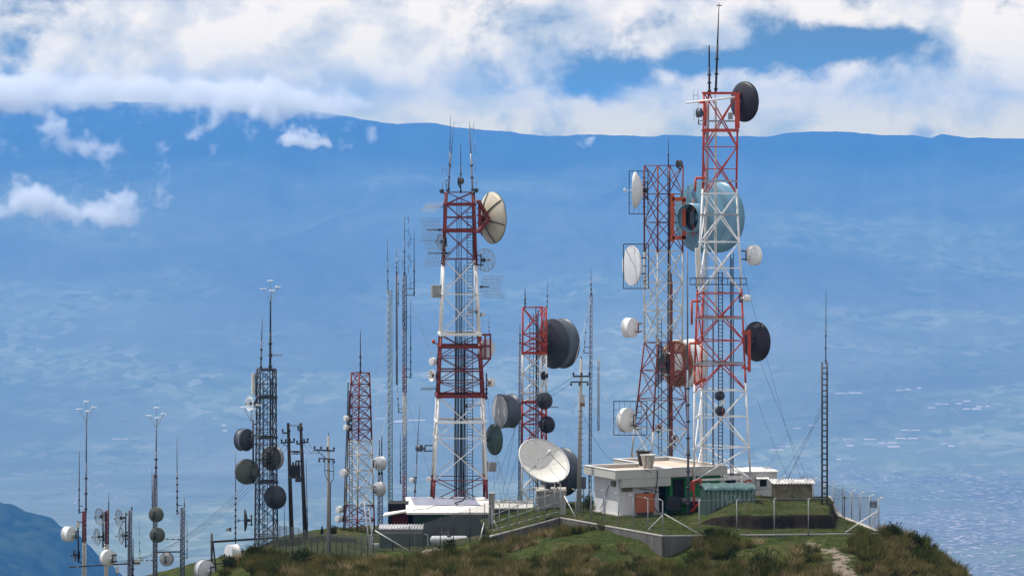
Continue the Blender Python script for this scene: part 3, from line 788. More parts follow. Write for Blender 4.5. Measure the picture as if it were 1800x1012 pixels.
def hill_mat():
    m, t, b = new_mat('paramo_turf')
    g = t.new('ShaderNodeNewGeometry'); pos = g.outputs['Position']; sp = t.new('ShaderNodeSeparateXYZ', inp={0: pos})
    n = t.noise(pos, 0.35, 6, 0.62, 0.4); n2 = t.noise(pos, 1.7, 6, 0.65); n3 = t.noise(pos, 9.0, 4, 0.7)
    c = t.ramp(n, [(0.32, (0.022, 0.034, 0.010)), (0.45, (0.032, 0.046, 0.012)), (0.56, (0.050, 0.060, 0.017)), (0.68, (0.10, 0.078, 0.035))])
    c2 = t.ramp(n2, [(0.35, (0.025, 0.034, 0.010)), (0.5, (0.040, 0.058, 0.014)), (0.65, (0.10, 0.082, 0.038))])
    c = t.mix(0.5, c, c2)
    c = t.mix(1.0, c, t.ramp(n3, [(0.3, (0.5, 0.5, 0.5)), (0.7, (1.45, 1.45, 1.45))]), 'MULTIPLY')
    # footpath worn into the turf, running down from the fence towards the viewer
    yy = sp.outputs[1]
    xc = t.math('ADD', t.math('MULTIPLY', t.math('SUBTRACT', 238.0, yy), 0.17), 18.15)
    wob = t.math('MULTIPLY', t.math('SINE', t.math('MULTIPLY', yy, 0.9)), 0.45)
    dist = t.math('ABSOLUTE', t.math('SUBTRACT', t.math('SUBTRACT', sp.outputs[0], xc), wob))
    wid = t.math('ADD', t.math('MULTIPLY', t.math('SUBTRACT', n2, 0.5), 5.0), t.rng(yy, 238, 226, 0.15, 0.9, False))
    f = t.rng(t.math('SUBTRACT', wid, dist), -0.25, 0.4)
    f = t.math('MULTIPLY', f, t.rng(yy, 237.6, 236.0))
    soil = t.ramp(n3, [(0.3, (0.13, 0.10, 0.075)), (0.7, (0.30, 0.25, 0.20))])
    c = t.mix(f, c, soil)
    # bare earth where the ground is cut steep, darkened to deepen the bank's shade
    nz = t.new('ShaderNodeSeparateXYZ', inp={0: g.outputs['True Normal']}).outputs[2]
    c = t.mix(t.rng(nz, 0.80, 0.55), c, t.ramp(n3, [(0.3, (0.010, 0.008, 0.006)), (0.7, (0.030, 0.022, 0.015))]))
    t.l.new(c, b.inputs['Base Color']); b.inputs['Roughness'].default_value = 1.0; b.inputs['Specular IOR Level'].default_value = 0.05
    bp = t.new('ShaderNodeBump', inp={'Strength': 0.7, 'Distance': 0.12, 'Height': n3}); t.l.new(bp.outputs[0], b.inputs['Normal'])
    return m
M_hill = hill_mat()
xs = np.concatenate([np.linspace(-150, -38, 30)[:-1], np.linspace(-38, 38, 320)[:-1], np.linspace(38, 150, 30)])
ys = np.concatenate([np.linspace(60, 205, 26)[:-1], np.linspace(205, 290, 340)[:-1], np.linspace(290, 420, 26)])
YY, XX = np.meshgrid(ys, xs, indexing='ij')
o = grid_mesh('hill', XX, YY, hill_z(XX, YY), M_hill)
setp(o, 'grassy summit of the hill carrying the antenna site', kind='structure')

# the wall line (top edge at yard level): left low end, left corner, front corner, right end, far right corner, back
WL = [P(862, 941, 247.0), P(985, 908, 249.8), P(1165, 940, 237.8), P(1545, 936, 239.3), P(1425, 889, 257.2), P(1372, 872, 268)]
def mound(x, y):
    px = 900 + x / y * FPX
    edge = 0.9 * pnoise(x * .55, y * 0 + 4.2) + 0.35 * pnoise(x * 1.9, y * 0 + 1.2) + 2.2 * (1 - sstep(px, 1230, 1330))
    front = sstep(y, 240.9 + edge, 241.15 + edge)
    ramp = sstep(px, 1205, 1300) * (1 - sstep(px, 1458, 1474))
    back = 1 - sstep(y, 251.5, 257)
    side = sstep(y, 240.5, 247)
    return ramp * back * front * (0.80 + 0.14 * pnoise(x * .4, y * .4)) + 0.25 * side * back * (1 - sstep(px, 1474, 1530)) * ramp
def yard_z(x, y):
    x = np.asarray(x, float); y = np.asarray(y, float)
    z = mound(x, y) + 0.05 * fbm(x / 1.5, y / 1.5, 3)
    z = z - 0.10 * np.maximum(0, (y - 258)) * sstep(y, 258, 262)
    # the ground falls away to the left of the white buildings
    z = z - 0.23 * np.maximum(0, 3.0 - x) * sstep(3.0 - x, 0, 1.5)
    return z
NV = 230; front = []
def resample(pts, n):
    seg = [(b - a).length for a, b in zip(pts[:-1], pts[1:])]; tot = sum(seg); outp = []
    for i in range(n):
        d = tot * i / (n - 1); k = 0
        while k < len(seg) - 1 and d > seg[k]: d -= seg[k]; k += 1
        outp.append(pts[k].lerp(pts[k + 1], min(1, d / seg[k])))
    return outp
fr = resample([Vector((p.x, p.y, 0)) for p in (WL[0], WL[1], WL[2], WL[3])], 200)
bk = resample([Vector((WL[0].x - 1, 262, 0)), Vector((8, 276, 0)), Vector((WL[5].x, 268, 0)), Vector((WL[4].x, WL[4].y, 0)), Vector((WL[3].x - .02, WL[3].y + .1, 0))], 200)
GX = np.zeros((NV, 200)); GY = np.zeros((NV, 200))
for j in range(200):
    for i in range(NV):
        t_ = (i / (NV - 1)) ** 1.35; q = fr[j].lerp(bk[j], t_); GX[i, j] = q.x; GY[i, j] = q.y
GZ = yard_z(GX, GY); GZ[0, :] = np.array([min(0, 0) for _ in range(200)]) - 0.02
for j in range(200):
    q = fr[j]
    GZ[0, j] = (np.interp(q.x, [WL[0].x, WL[1].x], [WL[0].z, 0]) if q.x < WL[1].x else 0) - 0.03
w_ = np.clip(np.arange(NV) / 8.0, 0, 1)[:, None]
w_ = np.clip(np.arange(NV) / 6.0, 0, 1)[:, None]
GZ = GZ[0:1, :] * (1 - w_) + GZ * w_
yard = grid_mesh('yard_ground', GX, GY, GZ, M_hill)
setp(yard, 'grass-grown yard inside the retaining wall', kind='structure')

def wall_run(pts, bots, name, label):
    root = thing(name, label, 'wall', (pts[0].x, pts[0].y, pts[0].z))
    mb = MB(); cap = MB(); th = .24; n = len(pts)
    nrm = []
    for i in range(n):
        d = (pts[min(i + 1, n - 1)] - pts[max(i - 1, 0)]); d.z = 0; d.normalize(); nrm.append(Vector((d.y, -d.x, 0)))
    for i in range(n - 1):
        a, b = pts[i], pts[i + 1]; na, nb = nrm[i] * th / 2, nrm[i + 1] * th / 2
        za, zb = bots[i], bots[i + 1]
        vs = [a - na, b - nb, b + nb, a + na]
        vs2 = [Vector((v.x, v.y, z)) for v, z in zip(vs, (za, zb, zb, za))]
        mb.add(vs2 + vs, [(0, 3, 2, 1), (4, 5, 6, 7), (0, 1, 5, 4), (1, 2, 6, 5), (2, 3, 7, 6), (3, 0, 4, 7)])
        e = 1.18; up = Vector((0, 0, .003)); h = Vector((0, 0, .07))
        cs = [a - na * e + up, b - nb * e + up, b + nb * e + up, a + na * e + up]
        cap.add(cs + [c + h for c in cs], [(0, 3, 2, 1), (4, 5, 6, 7), (0, 1, 5, 4), (1, 2, 6, 5), (2, 3, 7, 6), (3, 0, 4, 7)])
    mb.build('wall_body', M_wall, root); cap.build('coping', M_cap, root)
    return root
def run_pts(a, b, n): return [a.lerp(b, i / (n - 1)) for i in range(n)]
pA = run_pts(WL[0], WL[1], 10); pB = run_pts(WL[1], WL[2], 16)[1:]; pC = run_pts(WL[2], WL[3], 24)[1:]
allp = pA + pB + pC
for p in allp: p.z -= .07
wall_run(allp, [min(p.z - .5, hz(p.x, p.y) - .5) for p in allp], 'retaining_wall', 'grey concrete retaining wall with pale coping, pointing its corner at the viewer')
far_line = run_pts(WL[3] + Vector((.0, .3, 0)), WL[4], 12) + run_pts(WL[4], WL[5], 8)[1:]
for p in far_line: p.z = yard_z(p.x, p.y) - .03
wall_run(far_line, [p.z - 1.2 for p in far_line], 'kerb_wall', 'low pale concrete footing under the chain-link fence on the far right')
# ------------------------------------------------------------------ the big lattice towers
GT = 'large lattice radio towers'
# T4: red and white tower behind the green building
T4 = Tower('lattice_tower', 'broad red-and-white lattice tower with a thick black cable bundle, behind the white-roofed green building', 269,
    [(338, 783, 833), (468, 777, 838), (590, 772, 844), (698, 767, 851), (885, 756.5, 857), (938, 752, 860)],
    [338, 359, 404, 455, 516, 588, 627, 670, 696, 767, 840, 885, 938], [(466, M_dred), (590, M_wht), (697, M_dred), (839, M_wht), (960, M_dred)],
    yaw=3.5, legw=.18, brw=.055, group=GT, extra_h=((382, .09), (608, .12), (650, .1), (738, .1)))
T4.cables([801, 805, 809, 812, 816], 455, 900, w=.05)
T4.cables([800, 801.5, 803, 805, 806.5, 809, 811, 812.5, 815, 816.5, 818], 590, 900, w=.06, dY=.2, xs2=[799, 801.5, 803, 805.5, 807, 809.5, 811, 813.5, 815, 816.5, 818])
T4.cables([803, 807, 811], 345, 620, w=.05, dY=.3)
T4.ladder(821, 831, 372, 880, M_dark, dY=.9, step=5.5, w=.05)
T4.ladder(821, 831, 470, 590, M_galv, dY=.7, step=7, w=.05, name='inner_ladder')
T4.collar(359, M_dred, .2); T4.collar(405, M_dred, .24); T4.collar(586, M_wht, .18); T4.collar(608, M_dred, .2); T4.collar(694, M_dred, .2); T4.collar(739, M_wht, .15)
mb = MB(); mb.bar(P(781, 358, 268), P(780, 470, 268), .14); mb.build('side_post', M_dred, T4.root)
# cage platform on its right side
mb = MB()
for x in (845, 853, 862):
    for dy in (0, 1.2): mb.bar(P(x, 588, 268 + dy), P(x, 630, 268 + dy), .12)
for y in (588, 608, 630):
    mb.bar(P(843, y, 268), P(863, y, 268), .13); mb.bar(P(843, y, 269.2), P(863, y, 269.2), .13); mb.bar(P(862, y, 268), P(862, y, 269.2), .12)
mb.bar(P(862, 630, 268), P(846, 648, 268), .1); mb.bar(P(862, 630, 269.2), P(846, 648, 269.2), .1)
mb.build('side_cage', M_dred, T4.root)
# bracket pyramid holding the big beige dish
mb = MB()
for a in ((838, 352), (838, 408)):
    for dy in (-1, 1): mb.bar(P(a[0], a[1], 268 + dy), P(860, 384, 268.5), .14)
mb.bar(P(843, 354, 268), P(860, 384, 268.2), .16).bar(P(843, 408, 268), P(860, 384, 268.2), .16).bar(P(843, 352, 268), P(843, 410, 268), .22)
for y in (366, 378, 392): mb.bar(P(838, y, 268), P(853, y + 2, 268), .10)
mb.build('dish_bracket', M_dred, T4.root)

# T2: dark narrow tower on the left
T2 = Tower('lattice_tower', 'dark unpainted straight lattice tower on the left, hung with four charcoal drum antennas', 262,
    [(648, 451, 486), (740, 450, 486), (965, 447, 489)], [648 + 26.5 * i for i in range(12)] + [965], [(990, M_dark)],
    yaw=16, legw=.11, brw=.042, group=GT, mids=False)
T2.cables([462, 464], 655, 960, w=.05); T2.cables([474.5, 476.5], 650, 890, w=.07)
T2.ladder(462, 470, 655, 960, M_dark, dY=.6, step=6)
for y in (697, 768, 846): T2.collar(y, M_dark, .15)
T2.platform(650, M_dark, .1, .04)

# T3: slim red and white three-legged tower
T3 = Tower('lattice_tower', 'slim tapering three-legged tower painted red over white, left of the tall thin masts', 276,
    [(655, 617.5, 649), (772, 612, 653), (940, 603, 658)], [655, 675, 695, 715, 735, 755, 775, 799, 827, 857, 888, 914, 940], [(773, M_dred), (888, M_crm), (950, M_dred)],
    yaw=178, n=3, legw=.12, brw=.05, group=GT)
T3.cables([612, 614], 672, 935, w=.08, dY=-1, xs2=[604, 607]); T3.ladder(614, 619, 690, 935, M_dark, dY=-1.2, step=5)

# T5: red and white straight tower in the middle
T5 = Tower('lattice_tower', 'straight narrow red, white and red tower in the middle, carrying a very large charcoal drum', 272,
    [(540, 919, 960), (914, 917, 960)], [540, 586, 604, 620, 655, 690, 706, 728, 745, 782, 820, 860, 914], [(621, M_red), (705, M_wht), (781, M_red), (925, M_wht)],
    yaw=100, n=3, legw=.14, brw=.055, group=GT)
T5.ladder(931, 938, 552, 890, M_dark, dY=.4, step=6); T5.cables([942, 944, 946], 540, 885, w=.07); T5.collar(706, M_red, .16); T5.collar(620, M_red, .15)

# T6: oxide-red and cream tower right of the middle
T6 = Tower('lattice_tower', 'stout lattice tower in dark oxide red and cream, with flared legs, behind the flat-roofed buildings', 263,
    [(291, 1133, 1200), (602, 1133, 1199), (806, 1110, 1212), (888, 1104, 1217)], [291, 341, 391, 441, 496, 546, 602, 651, 701, 753, 806, 888],
    [(441, M_brn), (602, M_crm), (753, M_brn), (900, M_crm)], yaw=26, legw=.12, brw=.05, group=GT)
T6.cables([1174, 1176, 1178], 300, 820, w=.06); T6.ladder(1157, 1163, 560, 825, M_dark, dY=.5, step=7); T6.cables([1180, 1181.5], 480, 830, w=.09, mat=M_brn)
mb = MB()
for (a, b) in (((1182, 350), (1206, 350)), ((1182, 418), (1206, 418)), ((1202, 350), (1202, 420)), ((1182, 340), (1182, 425))):
    mb.bar(P(a[0], a[1], 261.4), P(b[0], b[1], 261.4), .26)
mb.build('side_bracket', M_org, T6.root)
mb = MB(); mb.bar(P(1182, 600, 261.4), P(1182, 672, 261.4), .3).bar(P(1182, 620, 261.4), P(1196, 620, 262.5), .16).bar(P(1182, 655, 261.4), P(1196, 655, 262.5), .16); mb.build('lower_bracket', M_brn, T6.root)

# T7: the tallest tower, red and white, standing in the yard
T7 = Tower('lattice_tower', 'tallest tower, bright red and white, its legs spread wide in the yard', 253,
    [(163, 1236, 1297), (330, 1234, 1294), (510, 1224, 1303), (650, 1219, 1309), (905, 1217, 1322)],
    [163, 258, 340, 425, 515, 598, 685, 785, 840, 898], [(332, M_red), (508, M_wht), (672, M_red), (842, M_wht), (920, M_red)],
    yaw=-100, n=3, legw=.14, brw=.065, group=GT, extra_h=((228, .12), (297, .05), (377, .05), (471, .05), (556, .05), (641, .06), (731, .06), (838, .06)))
T7.collar(164, M_red, .15, ext=.06); T7.collar(230, M_red, .16, ext=.05)
for i, y in enumerate((213, 318, 377, 559, 637)): T7.collar(y, M_galv, .11, name='walkway')
mb = MB()
for y in (489, 500):
    for a, b in (((1213, 250.6), (1312, 250.6)), ((1217, 255.5), (1309, 255.5)), ((1213, 250.6), (1217, 255.5)), ((1312, 250.6), (1309, 255.5))): mb.bar(P(a[0], y, a[1]), P(b[0], y, b[1]), .06)
for i in range(10): x = 1213 + 11 * i; mb.bar(P(x, 489, 250.6), P(x, 500, 250.6), .04)
mb.build('platform_railing', M_dark, T7.root)
T7.ladder(1263, 1270, 478, 845, M_dark, dY=.4, step=6.5, w=.06); T7.cables([1284, 1286.5, 1289], 440, 850, w=.07, dY=.7); T7.cables([1242, 1244, 1246], 170, 840, w=.055, dY=-.6, mat=M_galv, xs2=[1236, 1239, 1242])
T7.cables([1253, 1254], 560, 850, w=.08, mat=M_gblu); T7.cables([1257, 1259], 165, 560, w=.08, mat=M_crm)
for ps in (((1222, 336), (1223, 313), (1240, 313)), ((1216, 570), (1216, 529), (1232, 529)), ((1232, 603), (1212, 603), (1212, 643), (1219, 643)), ((1229, 180), (1240, 180), (1240, 222))):
    MB().path([P(a, b, 250.6) for a, b in ps], .16, 0, 6).build('left_bracket', M_red, T7.root)
mb = MB(); mb.path([P(1233, 904, 250.9), P(1232.5, 842, 250.9), P(1217, 846, 250.6)], .11, 0, 6); mb.bar(P(1214, 899, 250.6), P(1232, 880, 250.9), .12).bar(P(1215, 862, 250.6), P(1217, 846, 250.6), .2); mb.build('base_frame', M_red, T7.root)
mb = MB(); mb.bar(P(1304, 584, 250.8), P(1318, 586, 250.8), .22).bar(P(1317, 580, 250.8), P(1317, 653, 250.8), .2).bar(P(1304, 645, 250.8), P(1318, 648, 250.8), .16)
mb.bar(P(1296, 163, 251), P(1296, 226, 251), .3).bar(P(1240, 665, 250.6), P(1221, 676, 250.6), .2)
mb.build('right_brackets', M_red, T7.root)
mb = MB(); mb.bar(P(1206, 181, 251), P(1292, 171, 251), .13, 0, 6); mb.build('cross_boom', M_wht, T7.root)

# ------------------------------------------------------------------ slender masts
mast('lattice_mast', 'pale grey-green straight slender lattice mast, leftmost of the tall thin group', 272, 685, 686, 510, 940, M_ggrn, w=7.5, legw=.055, brw=.03, panel=6, guys=((520, 640, 900, 262), (700, 645, 880, 262)))
whip('long thin rod rising from the pale green lattice mast', 681, 415, 682, 515, 272, .07, M_gblu, group='rods above the masts')
mast('lattice_mast', 'mottled red and white slender lattice mast, thickest of the tall thin group', 271, 711, 711, 480, 940, w=6.5, legw=.06, brw=.035, panel=5, bands=[(540, M_gblu), (580, M_dark), (640, M_gblu), (690, M_brn), (760, M_crm), (830, M_gblu), (900, M_brn), (999, M_gblu)], guys=((500, 765, 640, 268), (560, 640, 872, 265), (690, 770, 880, 268)))
whip('tall knotted rod on top of the mottled mast, highest of the thin group', 711, 375, 711, 485, 271, .08, M_gblu, dip=5, group='rods above the masts')
whip('rod hanging in the air right of the mottled mast, upper one', 728, 405, 728, 521, 271, .08, M_dark, dip=3, dipside=-1, foot=(712,), group='rods beside the masts')
whip('rod standing off the mottled mast on its right, lower one', 722, 529, 722, 665, 271, .07, M_dark, foot=(712,), dip=2, dipside=-1, group='rods beside the masts')
mast('lattice_mast', 'thinnest grey mast between the green mast and the mottled mast', 270, 697, 697.5, 480, 676, M_gblu, w=2.6, legw=.05, brw=.03, panel=5)
whip('grey rod topping the thinnest mast', 697.5, 430, 697, 482, 270, .06, M_galv, group='rods above the masts')
whip('low rod held off the mottled mast on its left', 697, 660, 701, 726, 271, .06, M_galv, foot=(709,), group='rods beside the masts')
whip('short rod on the left of the mottled mast near its foot', 703.5, 760, 704, 850, 271, .07, M_dark, foot=(709,), group='rods beside the masts')
whip('pale rod left of the mottled mast at its upper end', 700, 438, 700.5, 538, 271.5, .05, M_galv, dip=2, group='rods beside the masts')
whip('slanting thin pole between the mottled mast and the broad tower', 738, 708, 725, 945, 268, .11, M_gblu, joints=5, group='slanting pole')
mast('lattice_mast', 'guyed hair-thin mast right of the middle tower', 268, 1039, 1036.5, 515, 904, M_gblu, w=4.5, legw=.055, brw=.02, panel=9, guys=((525, 1010, 640, 262), (560, 1090, 800, 258), (620, 960, 880, 262), (700, 1085, 820, 258)))
whip('rod topping the guyed hair-thin mast', 1039, 470, 1039, 520, 268, .07, M_gblu, group='rods above the masts')
whip('leaning rod left of the guyed hair-thin mast', 1035, 524, 1026, 622, 268, .05, M_galv, foot=(1036,), group='rods beside the masts')
mast('lattice_mast', 'short pale ladder-like mast right of the guyed hair-thin mast', 268, 1052, 1052, 630, 756, M_galv, w=3.2, legw=.045, brw=.035, panel=9, rungs=True)
mast('lattice_mast', 'thin mast close against the left side of the middle tower', 271, 914, 913, 600, 916, M_gblu, w=4, legw=.05, brw=.02, panel=7)
whip('rod topping the thin mast beside the middle tower', 914, 567, 914, 605, 271, .07, M_dark, group='rods above the masts')
mast('ladder_mast', 'dark ladder-like mast with square rungs standing alone at the right end of the yard', 246, 1449.5, 1449.5, 636, 897, M_dark, w=9, n=4, legw=.075, brw=.055, panel=10, rungs=True, guys=((700, 1370, 875, 262), (720, 1375, 835, 262), (650, 1300, 905, 244)), yaw=4)
whip('long rod on top of the lone ladder mast at the right', 1452, 510, 1451.5, 640, 246, .07, M_dark, group='rods above the masts')

# left cluster beyond the hill edge
GY_ = 262
mast('lattice_mast', 'red-topped white slim mast farthest left, with a white drum on its left', GY_, 148, 148, 898, 1052, w=6, legw=.08, brw=.05, panel=4, bands=[(952, M_dred), (1060, M_crm)])
whip('long steel pole carrying the far-left dipole cluster', 152, 740, 151, 902, GY_, .13, M_gblu, w2=.1, group='poles on the left masts')
whip('thin dark rod left of the far-left mast', 139.5, 792, 139, 902, GY_, .08, M_dark, foot=(146,), group='rods on the left masts')
mb = MB(); r0 = thing('stand_off_pole', 'dark stand-off pole low on the left side of the farthest left mast', 'pole', P(139, 988, GY_))
mb.bar(P(137, 915, GY_), P(138, 988, GY_), .12, 0, 8).bar(P(137, 918, GY_), P(146, 916, GY_), .06).bar(P(138, 985, GY_), P(146, 990, GY_), .06); mb.build('pole', M_dark, r0)
MB().box(P(137, 922, GY_), (.2, .2, .35)).build('junction_box', M_boxb, r0)
mast('lattice_mast', 'red-topped slim mast second from the left, with two grid dishes', GY_ + 1, 188, 186.5, 897, 1052, w=6, legw=.08, brw=.05, panel=4, bands=[(955, M_dred), (1060, M_crm)])
mast('lattice_mast', 'dark bluish slim mast third from the left, grid dishes on its left', GY_, 228.5, 227.5, 896, 1052, M_gblu, w=6, legw=.08, brw=.045, panel=4)
mast('lattice_mast', 'bluish lattice mast with two olive drums, fourth from the left', GY_ + 2, 272.5, 272.5, 833, 1052, M_gblu, w=6.5, legw=.085, brw=.05, panel=4.5)
whip('long pole above the olive-drum mast carrying the second dipole cluster', 275, 755, 274, 840, GY_ + 2, .13, M_gblu, w2=.1, group='poles on the left masts')
whip('short dark rod on the left of the olive-drum mast', 267, 824, 268, 905, GY_ + 2, .07, M_dark, foot=(271,), group='rods on the left masts')
mast('lattice_mast', 'slim lattice mast fifth from the left with a crank arm at its top', GY_ + 1, 321, 320, 892, 1052, M_gblu, w=7, legw=.085, brw=.045, panel=4.5)
whip('long knotted rod left of the fifth slim mast', 311, 766, 311.5, 904, GY_ + 1, .09, M_gblu, foot=(320,), joints=6, group='rods on the left masts')
whip('short rod on top of the fifth slim mast', 324, 872, 324, 895, GY_ + 1, .05, M_dark, group='rods on the left masts')
whip('pale hair-thin rod right of the fifth slim mast', 329, 905, 329, 982, GY_ + 1, .05, M_galv, foot=(322,), group='rods on the left masts')
whip('hair-thin rod standing between the third and fourth slim masts', 244, 905, 246, 985, GY_ + 1, .04, M_galv, group='rods on the left masts')
whip('short rod on top of the second slim mast', 191, 865, 191, 898, GY_ + 1, .05, M_dark, group='rods on the left masts')
whip('short rod on top of the third slim mast', 232, 888, 231.5, 898, GY_, .06, M_dark, group='rods on the left masts')
whip('dark rod low on the right side of the third slim mast', 234, 946, 233.5, 1015, GY_, .11, M_dark, foot=(229,), group='rods on the left masts')
for lb, x, y0, y1, tx in (('dark vertical pole holding the two grid dishes of the second mast', 181, 900, 962, 186), ('dark vertical pole holding the two grid dishes of the third mast', 221, 900, 962, 226)):
    r0 = thing('stand_off_pole', lb, 'pole', P(x, y1, GY_), 'grid dish poles')
    MB().bar(P(x, y0, GY_), P(x, y1, GY_), .11, 0, 8).build('pole', M_dark, r0)
    MB().bar(P(x, y0 + 4, GY_), P(tx, y0 + 3, GY_ + .5), .07).build('arm', M_dark, r0); MB().bar(P(x, y1 - 4, GY_), P(tx, y1 - 3, GY_ + .5), .07).build('arm', M_dark, r0)
def bar_thing(label, a, b, Y, w=.09, mat=M_dark, g=None, Y2=None):
    r0 = thing('cross_bar', label, 'steel bar', P(a[0], a[1], Y), g); MB().bar(P(a[0], a[1], Y), P(b[0], b[1], Y2 or Y), w, 0, 6).build('bar', mat, r0)
    m = MB()
    for q in (.12, .5, .88): p = P(a[0], a[1], Y).lerp(P(b[0], b[1], Y2 or Y), q); m.box(p, (.1, .12, .12))
    m.build('clamp', M_galv, r0)
bar_thing('long dark bar joining the feet of the three leftmost masts', (121, 996), (246, 989), GY_ - .6)
bar_thing('dark bar between the fourth and fifth slim masts, upper of two', (276, 970), (318, 969), GY_ + .6)
bar_thing('thin grey bar between the fourth and fifth slim masts, above the dark one', (290, 947), (318, 947), GY_ + .6, .05, M_galv)
bar_thing('hair-thin grey bar running left from the fourth slim mast', (247, 984), (270, 984), GY_ + .6, .04, M_galv)

# dark steel gantry at the hill edge
r0 = thing('steel_gantry', 'dark portal of posts and long bars at the left edge of the grass', 'gantry', P(372, 1030, 254))
MB().bar(P(372, 937, 254), P(372, 1030, 254), .16, 0, 8).build('post', M_dark, r0)
MB().bar(P(374, 952, 254), P(383, 1030, 254), .11).build('post', M_dark, r0)
MB().bar(P(370, 952, 254), P(488, 944, 257), .13).bar(P(372, 991, 254), P(405, 988, 255), .10).build('beam', M_dark, r0)
whip('tall thin pole with clamps between the gantry and the dark tower', 414, 790, 414, 955, 257, .09, M_gblu, joints=8, group='thin poles by the dark tower')
yagi('small upright yagi low beside the thin pole near the gantry', 405, 398, 930, 257, 5, 10, M_dark, group='small yagis')

# ------------------------------------------------------------------ rods and whips on the big towers
whip('fork-tipped tall whip on the top left corner of the broad tower', 792, 205, 789, 340, 268, .09, M_gblu)
whip('leaning whip on the top left corner of the broad tower', 798.5, 213, 787, 340, 267.5, .09, M_gblu, dip=0)
whip('leaning whip on the top right corner of the broad tower', 825, 213, 831, 340, 268, .14, M_galv, w2=.07, dip=4)
whip('dark whip in the middle of the top of the broad tower, above a small disc', 810, 252, 810, 340, 269, .09, M_dark)
whip('short dipole rod at the top left of the broad tower', 784.5, 287, 785, 338, 268, .05, M_galv, dip=2, dipside=-1)
whip('thin rod at the lower right of the broad tower by the red cage', 859, 553, 860, 590, 268, .04, M_galv)
whip('dark post beside the small round dish on the right of the broad tower', 855, 656, 855, 702, 268, .12, M_dark, w2=.12, foot=(850,))
whip('left-hand thin whip on top of the dark tower', 461, 558, 458.5, 650, 262, .11, M_gblu, w2=.06)
whip('stout pole on top of the dark tower reaching up to the third dipole cluster', 475.5, 530, 475, 650, 262, .17, M_dark, w2=.12)
whip('whip on the slim three-legged tower', 633.5, 580, 633.5, 657, 276, .10, M_dark)
whip('short whip on the left leg of the middle tower', 923, 505, 923, 542, 272, .09, M_dark)
whip('thin whip on the right leg of the middle tower', 963, 487, 961.5, 542, 272, .05, M_gblu)
whip('whip on top of the oxide-red tower', 1175, 243, 1175, 293, 263, .07, M_dark)
whip('tallest whip of all, rising from the top of the tallest tower', 1264, 5, 1258, 165, 253, .16, M_plum, w2=.04)
r0 = thing('cross_tip', 'tiny crossbar near the tip of the tallest whip', 'antenna', P(1264.2, 10, 253)); MB().bar(P(1259.5, 10, 253), P(1269, 10, 253), .06).bar(P(1264.2, 9, 253), P(1264.2, 12, 253), .05).build('bar', M_dark, r0)
whip('second whip on top of the tallest tower, beside the tallest whip', 1246.5, 80, 1247, 165, 253, .15, M_plum, w2=.12)
whip('pale spiky rod beside the top left of the tallest tower', 1226.5, 155, 1228, 220, 252.4, .06, M_galv, dip=2, dipside=-1, foot=(1236,))
''; whip('long dark grey pole standing just left of the tallest tower', 1208, 440, 1210, 906, 249.6, .17, M_gblu, w2=.10, joints=8, group='pole by the tallest tower')
turnstile('cluster of white crossed dipoles on the far-left pole', 152, 705, 741, GY_, 'crossed dipole clusters')
turnstile('cluster of white crossed dipoles on the pole of the olive-drum mast', 275, 716, 753, GY_ + 2, 'crossed dipole clusters')
turnstile('cluster of white crossed dipoles high above the dark tower', 475.5, 493, 531, 262, 'crossed dipole clusters')
turnstile('small cluster of white crossed dipoles left of the dark tower near the grid dish', 441, 700, 740, 260.5, 'crossed dipole clusters')
r0 = thing('stand_off_pole', 'dark pole clamped down the left side of the dark tower behind its drums', 'pole', P(445, 850, 261), None)
MB().bar(P(444.5, 737, 261), P(445.5, 850, 261), .13, 0, 8).build('pole', M_dark, r0); MB().bar(P(445, 745, 261), P(451, 745, 261.5), .08).build('arm', M_dark, r0); MB().bar(P(445, 842, 261), P(449, 842, 261.5), .08).build('arm', M_dark, r0)
# ------------------------------------------------------------------ dishes and drums
GD = 'drum and dish antennas'
D_ = lambda *a, **k: dish('dish_antenna' if k.get('kind') != 'grid' else 'grid_dish', *a, group=k.pop('group', GD), **k)
# broad tower
D_('huge beige ribbed dish with its back to us, top right of the broad tower', 866, 383, 269.5, 45, 122, kind='shell', skin=M_beige, back=M_dark, mount=M_dred, to=(845, 384), ribs=6, depth=.30, toY=268)
D_('big grey-white drum facing left, between the broad tower and the middle tower', 890, 722, 270, 29.5, -62, L=25, skin=M_slate, face=M_radg, to=(918, 722), back=M_chr, bolts=True)
D_('dark green dish seen from behind on the right leg of the broad tower', 869, 772, 269, 27, 122, kind='shell', skin=M_dkgrn, to=(853, 772), back=M_dkgrn, depth=.26)
D_('round wire grid dish on the right of the broad tower under the beige one', 853, 457, 268, 20, 150, kind='grid', skin=M_galv, to=(840, 457), group='wire grid dishes')
D_('narrow wire grid dish seen edge-on on the left of the broad tower', 773.5, 425, 267.5, 14, -66, kind='grid', skin=M_galv, to=(779, 425), group='wire grid dishes')
D_('small round silver drum on the left of the broad tower above a wire dish', 760.5, 635, 268, 7, -50, L=6, skin=M_drum, to=(769, 635))
D_('small pale dish seen at an angle on the left of the broad tower', 759, 660, 268, 10, -55, kind='shell', skin=M_drum, to=(768, 660))
D_('white dish inside the red cage on the broad tower', 855, 612, 268.6, 16, 40, L=8, skin=M_drum, to=(846, 612))
D_('little rusty-white dish on a post right of the broad tower', 864, 672, 267.5, 7, 140, kind='shell', skin=M_drum, to=(856, 672), mount=M_rstb)
D_('small round dark disc on the middle rod above the broad tower', 810, 318, 268.5, 6, 150, L=3, skin=M_dark, back=M_oliv, to=(810, 326))
D_('teal-grey small drum on a long arm left of the foot of the broad tower', 737, 787, 268, 6, -120, L=9, skin=M_slate, to=(760, 787))
D_('tiny pale dish on the left leg of the broad tower near the ground', 754, 842, 268, 4.5, -30, L=4, skin=M_drum, to=(760, 840))
